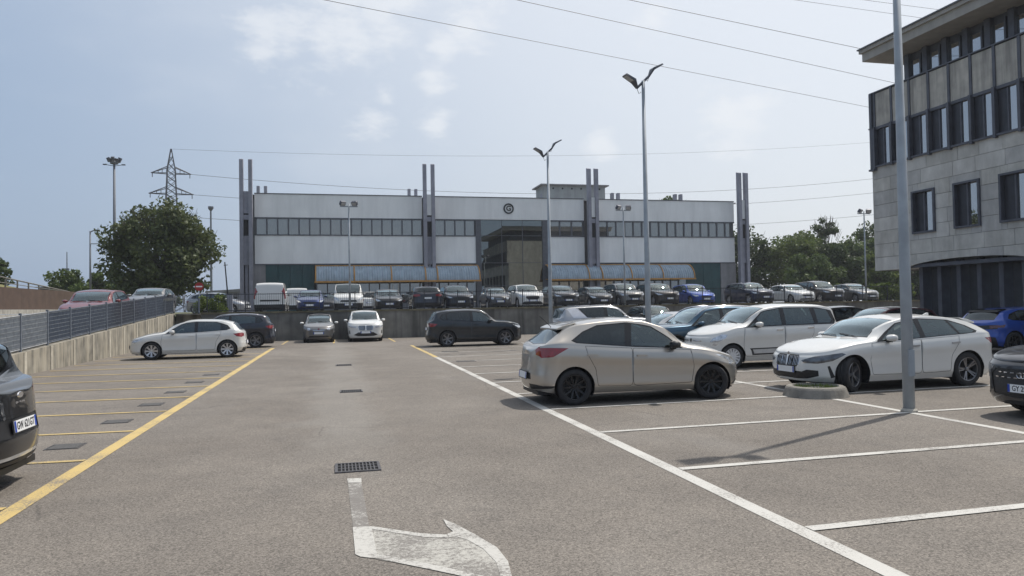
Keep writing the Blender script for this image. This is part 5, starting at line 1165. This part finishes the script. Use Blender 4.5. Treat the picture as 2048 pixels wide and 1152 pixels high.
mz['regs'] = [('headlight', [('f', .60, .64), ('f', .74, .60), ('s', xf-.42, .68), ('s', xf-.72, .80), ('s', xf-.55, .78), ('s', xf-.36, .73)]), ('grille', [('f', 0, .60), ('f', .5, .62), ('f', .46, .42), ('f', 0, .38)]), ('chrome', [('f', .44, .40), ('f', .50, .42), ('f', .60, .62), ('f', .55, .62)]),
  ('vent', [('f', 0, .32), ('f', .6, .32), ('f', .66, .24), ('f', 0, .24)]),
  ('taillight', [('r', .46, .955), ('r', .50, .87), ('r', .66, .82), ('s', xr+.33, .84), ('s', xr+.48, .925), ('s', xr+.60, .985), ('s', xr+.35, .995), ('r', .60, .99)]),
  ('vent', [('r', 0, .55), ('r', .38, .55), ('r', .40, .44), ('r', 0, .44)]), ('vent', [('r', .3, .36), ('r', .68, .34), ('s', xr+.42, .35), ('s', xr+.3, .30), ('r', .5, .28), ('r', .3, .26)])]
mz['spoiler'] = (xr+.60, .13, .045, .54); mz['top'] = [p for p in mz['top'] if p[0] > xr+1.05]+[(xr+.90, 1.425), (xr+.66, 1.38), (xr+.50, 1.31), (xr+.20, 1.035), (xr+.07, .95), (xr, .9)]; mz['rw_'] = (xr+.54, xr+.21, 2.12, .06)
car('hatchback', mz, BEIGE, (5.26, 12.90, 0), E_-.01, 'metallic beige hatchback with black wheels in the right foreground', 'parked cars', steer=-.22, detail=1.5)
# white hatchback with kidney grilles
b1 = hatch(4.38, 1.80, 1.435, 2.67, .82, .335, cowlx=.98, cowlz=1.0, lip=.70, belt=.91, rise=.11, roofx=-.45, rz=.13, gbase=1.03, rim='twin', rimc='grey', tw=.22, cf=.85, nf=2.9, cr=.55, nr=2.8, fin=-1.15, headm=HEADD, pf=(.42, 0), agap=.04, tailx=.12,
  dlo=[(.82, 1.07), (.52, 1.62), (.25, 1.88), (-.28, 1.92), (-1.0, 1.88), (-1.38, 1.66), (-1.60, 1.30), (-1.55, 1.12), (-1.3, 1.06), (-.25, 1.03)],
  panes=[[(.70, 1.10), (.44, 1.58), (.22, 1.83), (-.19, 1.87), (-.23, 1.07)], [(-.35, 1.07), (-.31, 1.87), (-.92, 1.84), (-1.12, 1.10)], [(-1.18, 1.11), (-1.0, 1.82), (-1.34, 1.62), (-1.53, 1.30), (-1.46, 1.14)]], priv=(), seatx=-.12, hmat=SILV)
xf, xr = b1['xf'], b1['xr']
kid = lambda y0, y1: [('f', y0, .66), ('f', y0+.02, .695), ('f', y1-.04, .695), ('f', y1, .655), ('f', y1-.01, .51), ('f', y1-.07, .475), ('f', y0+.03, .475), ('f', y0, .51)]
b1['regs'] = [('chrome', kid(.012, .355)), ('grille', kid(.024, .343))]+[('bar', [('f', y, .68), ('f', y+.008, .68), ('f', y+.008, .49), ('f', y, .49)]) for y in (.065, .105, .145, .185, .225, .265, .305)]+[
  ('headlight', [('f', .40, .60), ('f', .46, .55), ('f', .70, .55), ('s', xf-.40, .60), ('s', xf-.66, .72), ('s', xf-.58, .745), ('s', xf-.34, .71), ('f', .62, .68)]),
  ('vent', [('f', 0, .40), ('f', .42, .39), ('f', .52, .43), ('f', .70, .42), ('f', .70, .32), ('f', .5, .26), ('f', 0, .255)]), ('vent', [('s', xf-.32, .50), ('s', xf-.36, .51), ('s', xf-.45, .30), ('s', xf-.38, .28)]),
  ('taillight', [('r', .40, .93), ('r', .42, .82), ('r', .70, .79), ('s', xr+.34, .84), ('s', xr+.50, .94), ('s', xr+.30, .95)]), ('vent', [('r', 0, .42), ('r', .62, .42), ('r', .6, .24), ('r', 0, .24)])]
b1['spoiler'] = (xr+.56, .15, .05, .58)
b1['top'] = [p for p in b1['top'] if p[0] > xr+.85]+[(xr+.84, 1.35), (xr+.50, 1.275), (xr+.15, 1.035), (xr+.05, .93), (xr, .9)]; b1['rw_'] = (xr+.52, xr+.17, 2.14, .05)
BM, bs = car('hatchback', b1, WHITE, (10.66, 12.86, 0), W_H+.03, 'white hatchback with twin kidney grilles behind the foreground lamp post', 'parked cars', steer=.46, detail=1.5)
p, n = on(bs, ('f', 0, .735)); disc(BM, 'emblem', p, n, .04, CHROME)
# white tall people carrier
ml = hatch(4.15, 1.78, 1.665, 2.61, .76, .315, cowlx=1.02, cowlz=1.16, lip=.84, belt=1.06, rise=.03, roofx=-.45, rz=.03, gbase=1.18, rim='cover', rimc='white', cf=.75, nf=2.6, cr=.45, nr=2.9, tum=.30, tailx=.12, hmat=CHROME, pf=(.42, 0),
  dlo=[(.98, 1.03), (.72, 1.55), (.40, 1.90), (-.2, 1.93), (-1.2, 1.92), (-1.70, 1.86), (-1.78, 1.3), (-1.72, 1.03), (-.2, 1.02)],
  panes=[[(.84, 1.07), (.64, 1.42), (.58, 1.10)], [(.50, 1.09), (.55, 1.60), (.38, 1.84), (-.15, 1.88), (-.15, 1.07)], [(-.28, 1.07), (-.28, 1.88), (-1.05, 1.87), (-1.12, 1.08)], [(-1.24, 1.10), (-1.2, 1.86), (-1.56, 1.82), (-1.66, 1.30), (-1.60, 1.10)]], priv=(), seatz=.46)
xf, xr = ml['xf'], ml['xr']
ml['regs'] = [('headlight', [('s', xf-.20, .70), ('s', xf-.36, .69), ('s', xf-.56, .80), ('s', xf-.62, .89), ('s', xf-.48, .90), ('s', xf-.26, .80)]), ('headlight', [('s', xf-.24, .62), ('s', xf-.33, .60), ('s', xf-.36, .65), ('s', xf-.28, .67)]), ('chrome', [('f', .1, .74), ('f', .48, .74), ('f', .48, .71), ('f', .1, .71)]), ('vent', [('f', 0, .50), ('f', .55, .50), ('f', .6, .3), ('f', 0, .28)]),
  ('taillight', [('v', xr+.09, 1.35), ('v', xr+.22, 1.3), ('s', xr+.2, .95), ('r', .72, .95)]), ('cladding', [('s', .78, .46), ('s', .82, .52), ('s', -.75, .54), ('s', -.8, .46), ('s', -.75, .36), ('s', .75, .34)]), ('skid', [('s', .72, .45), ('s', .74, .49), ('s', -.70, .51), ('s', -.73, .46), ('s', -.7, .40), ('s', .7, .38)]), ('vent', [('r', 0, .45), ('r', .7, .45), ('r', .7, .26), ('r', 0, .26)])]
ML, ms = car('people_carrier', ml, PEARL, (11.25, 18.12, 0), W_H, 'tall white people carrier with round headlights and black door strip', 'parked cars', detail=1.25)
p, n = on(ms, ('f', 0, .735)); disc(ML, 'emblem', p, n, .05, BLACK)
# white hatchback at the left wall
cl = hatch(4.05, 1.73, 1.44, 2.58, .84, .318, cowlx=1.0, cowlz=1.0, lip=.70, belt=.91, rise=.08, roofx=-.3, rz=.09, gbase=1.0, rim='eight', rimc='silver', hmat=None, pr=(.55, .1))
car('hatchback', cl, WHITE, (-5.22, 29.95, 0), W_H+.015, 'white hatchback with silver star wheels beside the left ramp wall', 'parked cars', detail=1.2)
car('crossover', suv(4.4, 1.84, 1.60, 2.65, .9, .35, rim='twin', rimc='grey', rails=(.5, -1.5)), NAVY, (-4.95, 36.9, 0), W_H+.02, 'dark navy crossover with roof rails behind the white hatchback', 'parked cars', detail=1.1)
car('hatchback', hatch(4.0, 1.72, 1.5, 2.5, .8, .31), BLK_P, (-5.4, 41.2, 0), W_H, 'dark car mostly hidden beyond the navy crossover by the left wall', 'parked cars', detail=.7)
# black crossover at the left picture edge
pu = suv(4.2, 1.81, 1.54, 2.59, .85, .34, cowlz=1.08, lip=.82, belt=.98, rise=.10, gbase=1.06, rim='five', rimc='grey', rw_=None, cr=.62, nr=2.6, pr=(.635, .12), tailx=.30); del pu['rw_']
xr = pu['xr']; pu['rw_'] = (xr+.62, xr+.31, 2.10, .06); pu['tailm'] = TAILD
pu['regs'] = pu['regs'][:3]+[('taillight', [('r', .42, .99), ('r', .44, .88), ('r', .66, .84), ('s', xr+.38, .88), ('s', xr+.55, .97), ('s', xr+.4, 1.03), ('r', .66, 1.02)]), ('vent', [('r', 0, .72), ('r', .42, .72), ('r', .48, .54), ('r', 0, .53)]), ('gap', [('r', 0, .765), ('r', .62, .765), ('r', .62, .757), ('r', 0, .757)]), ('skid', [('r', .0, .36), ('r', .52, .36), ('r', .62, .42), ('r', .66, .42), ('r', .56, .32), ('r', 0, .32)]), ('cladding', [('r', 0, .32), ('r', .56, .32), ('r', .74, .42), ('s', xr+.45, .42), ('s', xr+.5, .22), ('r', 0, .2)])]
PU, ps = car('crossover', pu, BLK_P, (-3.02+pu['xr'], 8.36, 0), W_H, 'black crossover seen from behind at the left picture edge', 'parked cars', (None, 'GW 621GT'), detail=1.7)
p, n = on(ps, ('r', 0, .925)); MB().lathe([(.0001, .008), (.06, .008), (.07, 0)], 24, Matrix.Translation(p) @ n.to_track_quat('Z', 'Y').to_matrix().to_4x4() @ Matrix.Diagonal((1, .45, 1, 1))).build('emblem', CHROME, PU)
q = ps.S(np.array([.999]), np.array([2.9]))[0]; MB().tube([(xr+.33, .02, 1.09), (xr+.40, .30, 1.16)], .014, 6).build('rear_wiper', BLACK, PU)
me = text_mesh('PUMA', .06); me.materials.append(CHROME); me.transform(Matrix.Translation((xr+.052, 0, .84)) @ Matrix(((0, 0, -1, 0), (-1, 0, 0, 0), (0, 1, 0, 0), (0, 0, 0, 1))) @ Matrix.Diagonal((1.4, 1, 1, 1))); link('model_lettering', me, PU)
# dark crossover nosing in at the right picture edge
au = suv(4.48, 1.84, 1.56, 2.68, .9, .35, cowlz=1.06, lip=.80, belt=.98, rim='twin', rimc='silver', clad=None, cf=.7, nf=3.0, pf=(.44, 0), headm=HEADD); xf = au['xf']; au.pop('clad')
au['regs'] = [('grille', [('f', 0, .70), ('f', .52, .70), ('f', .62, .62), ('f', .56, .34), ('f', 0, .30)]), ('headlight', [('f', .56, .74), ('f', .64, .66), ('f', .80, .66), ('s', xf-.42, .72), ('s', xf-.5, .78), ('f', .78, .76)]), ('vent', [('f', .62, .56), ('f', .84, .54), ('s', xf-.34, .36), ('f', .66, .32)])]+[('bar', [('f', .08+.11*i+.05*(j % 2), .66-.07*j), ('f', .14+.11*i+.05*(j % 2), .66-.07*j), ('f', .14+.11*i+.05*(j % 2), .645-.07*j), ('f', .08+.11*i+.05*(j % 2), .645-.07*j)]) for i in range(4) for j in range(2)]+au['regs'][3:]
AU, as_ = car('crossover', au, PNT('graphite', (.035, .036, .042), .5, .3), (9.28+xf, 8.36, 0), W_H, 'dark graphite crossover nosing in at the right picture edge', 'parked cars', ('GY 296XV', None), detail=1.6)
p, n = on(as_, ('f', 0, .625))
for i in range(4): MB().tube([(p.x+.018, (i-1.5)*.055+.038*math.cos(t), p.z+.038*math.sin(t)) for t in np.linspace(0, 2*math.pi, 21)], .006, 5).build('emblem_ring', CHROME, AU)
# far wall pair
f5 = hatch(3.57, 1.63, 1.49, 2.30, .66, .295, cowlx=.82, cowlz=1.03, lip=.76, belt=.93, rise=.0, roofx=-.3, rz=.08, gbase=1.02, cf=.75, nf=2.3, rim='cover', rimc='white', doors=[[(.70, .32), (.74, .6), (.70, .95), (-.55, .95), (-.55, .32)]], mirc=WHITE, pf=(.50, 0),
  dlo=[(.70, 1.06), (.42, 1.66), (.15, 1.90), (-.55, 1.92), (-1.0, 1.85), (-1.3, 1.4), (-1.2, 1.1)], panes=[[(.6, 1.1), (.38, 1.62), (.13, 1.85), (-.45, 1.87), (-.45, 1.08)], [(-.58, 1.1), (-.58, 1.86), (-.95, 1.8), (-1.2, 1.38), (-1.1, 1.14)]], handles=[(-.4, .86)])
f5['regs'][0] = ('headlight', [('f', .50+.085*math.cos(a), .70+.085*math.sin(a)) for a in np.linspace(0, 2*math.pi, 16, endpoint=False)]); f5['regs'][1] = ('chrome', [('f', 0, .655), ('f', .3, .665), ('f', .3, .645), ('f', 0, .635)])
def front_y(k): return k['xf']
F5, fs = car('city_car', f5, MGREY, (-.86, 39.55+1.8, 0), S_, 'small round grey city car with white mirrors against the far wall', 'parked cars', detail=1.0)
p, n = on(fs, ('f', 0, .70)); disc(F5, 'emblem', p, n, .05, RED)
x1 = suv(4.5, 1.845, 1.64, 2.69, .86, .36, lip=.90, cowlz=1.14, rim='twin', rimc='grey', cf=.75, nf=3.0, pf=(.50, 0)); xf = x1['xf']
kid2 = lambda y0, y1: [('f', y0, .80), ('f', y0+.03, .85), ('f', y1-.05, .85), ('f', y1, .80), ('f', y1-.02, .64), ('f', y1-.08, .60), ('f', y0+.04, .60), ('f', y0, .65)]
x1['regs'] = [('chrome', kid2(.015, .39)), ('grille', kid2(.035, .37))]+[('bar', [('f', y, .84), ('f', y+.016, .84), ('f', y+.016, .61), ('f', y, .61)]) for y in (.09, .15, .21, .27, .33)]+[('headlight', [('f', .48, .80), ('f', .5, .72), ('f', .74, .74), ('s', xf-.4, .80), ('s', xf-.5, .86), ('f', .76, .84)]), ('vent', [('f', 0, .48), ('f', .38, .50), ('f', .62, .36), ('f', .4, .30), ('f', 0, .29)]), ('vent', [('f', .80, .60), ('f', .84, .60), ('f', .84, .42), ('f', .78, .42)])]+x1['regs'][3:]
car('crossover', x1, WHITE, (1.52, 39.2+2.15, 0), S_, 'white crossover with big kidney grilles facing out from the far wall', 'parked cars', detail=1.1)
# dark crossover at the aisle end
mg = suv(4.32, 1.81, 1.63, 2.585, .88, .345, rim='swirl', rimc='grey', rails=(.55, -1.45), priv=(1, 2)); car('crossover', mg, PNT('midnight', (.005, .009, .014), .0, .3), (6.02, 32.85, 0), E_+.0, 'dark crossover parked side-on at the end of the right bays', 'parked cars', detail=1.15)
# cars of the second row and by the office
ou = suv(4.7, 1.86, 1.71, 2.7, .95, .36, rails=(.6, -1.5), rim='twin', rimc='grey', priv=(1, 2), cowlz=1.18, lip=.92, belt=1.1); ou['regs'] = ou['regs']+[('silverpillar', [('v', -1.05, 1.0), ('v', -1.55, 1.95), ('v', -1.95, 1.95), ('v', -1.7, 1.0)]), ('blackroof', [('v', .3, 2.0), ('v', -2.1, 2.0), ('v', -2.1, 3), ('v', .3, 3)])]
ou['dlo'] = [(.86, 1.06), (.58, 1.66), (.28, 1.90), (-.25, 1.92), (-1.15, 1.90), (-1.45, 1.9), (-1.10, 1.05), (-.25, 1.03)]; ou['panes'] = ou['panes'][:1]+[[(-.31, 1.07), (-.31, 1.88), (-1.35, 1.86), (-1.05, 1.09)]]; ou['priv'] = (1,)
car('crossover', ou, SILV, (11.3, 30.2, 0), E_, 'large silver crossover with black roof behind the beige hatchback', 'parked cars')
car('saloon', sedan(4.6, 1.8, 1.45), PNT('light_silver', (.5, .5, .5), .5, .3), (11.1, 23.3, 0), W_H, 'silver saloon roof showing behind the teal crossover', 'parked cars', detail=.9)
te = suv(4.5, 1.86, 1.64, 2.68, .93, .36, rails=(.6, -1.5), railm=CHROME); car('crossover', te, TEAL, (10.95, 20.75, 0), W_H, 'teal blue crossover between the tall white carrier and the lamp post', 'parked cars', detail=1.1)
car('crossover', suv(4.4, 1.84, 1.64), BLK_P, (17.9, 39.8, 0), S_, 'black car top just above the pole line at the far wall', 'parked cars', detail=.7)
car('hatchback', hatch(4.0, 1.74, 1.50, 2.54, .8, .31), BLK_P, (21.0, 27.2, 0), E_, 'black hatchback with pale roof behind the tall white carrier', 'parked cars', detail=.9)
car('hatchback', hatch(4.3, 1.8, 1.46, 2.65, .85, .32), DRED, (20.0, 23.9, 0), W_H, 'dark red hatchback behind the white kidney-grille hatchback', 'parked cars', detail=.9)
pg = hatch(4.05, 1.745, 1.43, 2.54, .82, .33, rim='five', rimc='black', gbase=1.02); pg['regs'] = pg['regs'][:3]+[('lightbar', [('r', 0, .86), ('r', .74, .88), ('r', .74, .76), ('r', 0, .74)]), ('taillight', [('r', .52, .86), ('r', .80, .87), ('s', pg['xr']+.36, .90), ('s', pg['xr']+.3, .80), ('r', .54, .77)]), ('vent', [('r', 0, .55), ('r', .7, .5), ('r', .7, .24), ('r', 0, .24)])]
pg['tailm'] = TAILD; pg['spoiler'] = (pg['xr']+.5, .14, .04, .55); pg['spm'] = GLOSSB
car('hatchback', pg, BLUE, (21.5, 19.35, 0), E_, 'bright blue hatchback seen from behind beside the office', 'parked cars', detail=1.0)
# red and grey cars on the ramp
def ramp_tilt(y): return math.atan(.0485)
for (k, p, loc, lab) in ((hatch(4.3, 1.83, 1.46, 2.6, .9, .33), RED, (-9.72, 34.1), 'red hatchback coming down the ramp behind the fence'), (hatch(4.3, 1.8, 1.42, 2.6, .9, .33), MGREY, (-9.6, 43.2), 'grey car behind the red one at the ramp top')):
    r_, _ = car('hatchback', k, p, (loc[0], loc[1], RAMP(loc[1])+.02), S_, lab, 'cars on the ramp'); r_.rotation_euler = (0, math.atan(.0485) if loc[1] < 41 else 0, S_)
# ---- upper yard row (noses to the railing)
YU = 46.9
def upper(kind, k, paint, xc, lab, heading=S_, y=YU, det=.75, tags=None, **kw):
    yc = y+(k['xf'] if heading == S_ else -k['xr']); return car(kind, k, paint, (xc, yc, UG), heading, lab, 'cars in the upper yard', detail=det, cat=kw.pop('cat', 'car'), **kw)
import math as _m
def ux_(px, y=YU): a = YAW+_m.atan((px-1024)/F_PX); return y*_m.tan(a)
dv = van(4.4, 1.83, 1.85); dv['regs'] = dv['regs'][:4]+[('cladding', [('v', dv['xr']+.045, 2.0)]*3)][:0]+dv['regs'][4:]+[('vent', [('r', 0, .80), ('r', .56, .80), ('r', .56, .70), ('r', 0, .70)])]
upper('van', dv, WHITE, ux_(541), 'white panel van seen from behind at the left end of the yard', heading=N_, y=46.2, det=1.0, cat='van')
upper('van', van(4.2, 1.8, 1.82), WHITE, ux_(592, 57), 'white van partly hidden behind the blue hatchback in the yard', heading=N_, y=57, cat='van')
upper('hatchback', hatch(3.9, 1.70, 1.45), DBLUE, ux_(619), 'blue hatchback left of the white van in the yard')
kg = van(4.3, 1.83, 1.83); upper('van', kg, WHITE, ux_(697), 'white van with black grille facing out behind the floodlight pole', cat='van', det=.9)
upper('hatchback', hatch(4.2, 1.8, 1.5), WHITE, ux_(740, 57), 'white car glimpsed behind the white van and the black saloon', heading=N_, y=57)
upper('hatchback', hatch(4.2, 1.8, 1.45), GREYP, ux_(652, 56), 'dark grey car glimpsed between the blue hatchback and the white van', y=56)
upper('saloon', sedan(4.6, 1.81, 1.43), BLK_P, ux_(779), 'black saloon facing out, right of the white van')
upper('crossover', suv(4.5, 1.86, 1.58, belt=1.08), NAVY, ux_(856), 'dark coupe crossover seen from behind in the yard row', heading=N_)
vv_ = suv(4.7, 1.9, 1.66, 2.77, .9, .37); upper('crossover', vv_, NAVY, ux_(922), 'navy crossover facing out, left of the mirror glass')
upper('city_car', dict(f5), GREYP, ux_(1001), 'small dark grey city car before the mirror glass')
upper('crossover', suv(4.4, 1.81, 1.66, 2.67, .9, .35), WHITE, ux_(1066), 'white crossover facing out in the yard row')
upper('crossover', suv(4.25, 1.82, 1.58, 2.6, .85, .35), GREYP, ux_(1138), 'grey crossover facing out, right of the white one')
upper('hatchback', hatch(3.9, 1.7, 1.46), BLK_P, ux_(1208), 'small black hatchback under the right-hand canopy')
upper('crossover', suv(4.5, 1.85, 1.68, 2.7, .9, .36), MGREY, ux_(1270), 'grey crossover with a bright bonnet behind the middle lamp post')
upper('crossover', suv(4.6, 1.88, 1.66, 2.7, .95, .36), BRONZ, ux_(1341), 'bronze crossover facing out, right of the middle lamp post')
upper('hatchback', suv(4.3, 1.8, 1.62, 2.6, .85, .34, clad=None) if False else hatch(4.3, 1.8, 1.56, 2.6, .85, .33), BLUE, ux_(1414), 'bright blue hatchback by the right green factory door')
upper('crossover', suv(4.6, 1.87, 1.64, 2.7, .9, .36), PNT('ink_blue', (.008, .013, .04), .0, .3), ux_(1533), 'ink blue crossover right of the factory end')
upper('saloon', sedan(4.7, 1.85, 1.44), WHITE, ux_(1616), 'white saloon before the trees, right of the ink blue crossover')
upper('crossover', suv(4.6, 1.86, 1.70, 2.7, .9, .36), BROWN, ux_(1676), 'brown crossover between the white and the grey saloon')
upper('saloon', sedan(4.6, 1.82, 1.45), MGREY, ux_(1745), 'grey saloon at the right end of the yard row')
upper('hatchback', hatch(4.2, 1.78, 1.46), SILV, -7.75, 'silver car front glimpsed through the gate bars', heading=-.3, y=52)
# ================================================================== summer haze
hzm = bpy.data.materials.new('haze'); hzm.use_nodes = True; N = hzm.node_tree.nodes; N.clear()
ho = N.new('ShaderNodeOutputMaterial'); hv = N.new('ShaderNodeVolumePrincipled'); hv.inputs['Color'].default_value = (.86, .90, .97, 1); hv.inputs['Density'].default_value = .00045; hv.inputs['Anisotropy'].default_value = .2
hzm.node_tree.links.new(hv.outputs[0], ho.inputs['Volume'])
hb = MB().box(-160, 190, -60, 330, -1.6, 55).build('haze', hzm); tag(hb, 'even pale summer haze over the whole place', None, None, 'stuff')
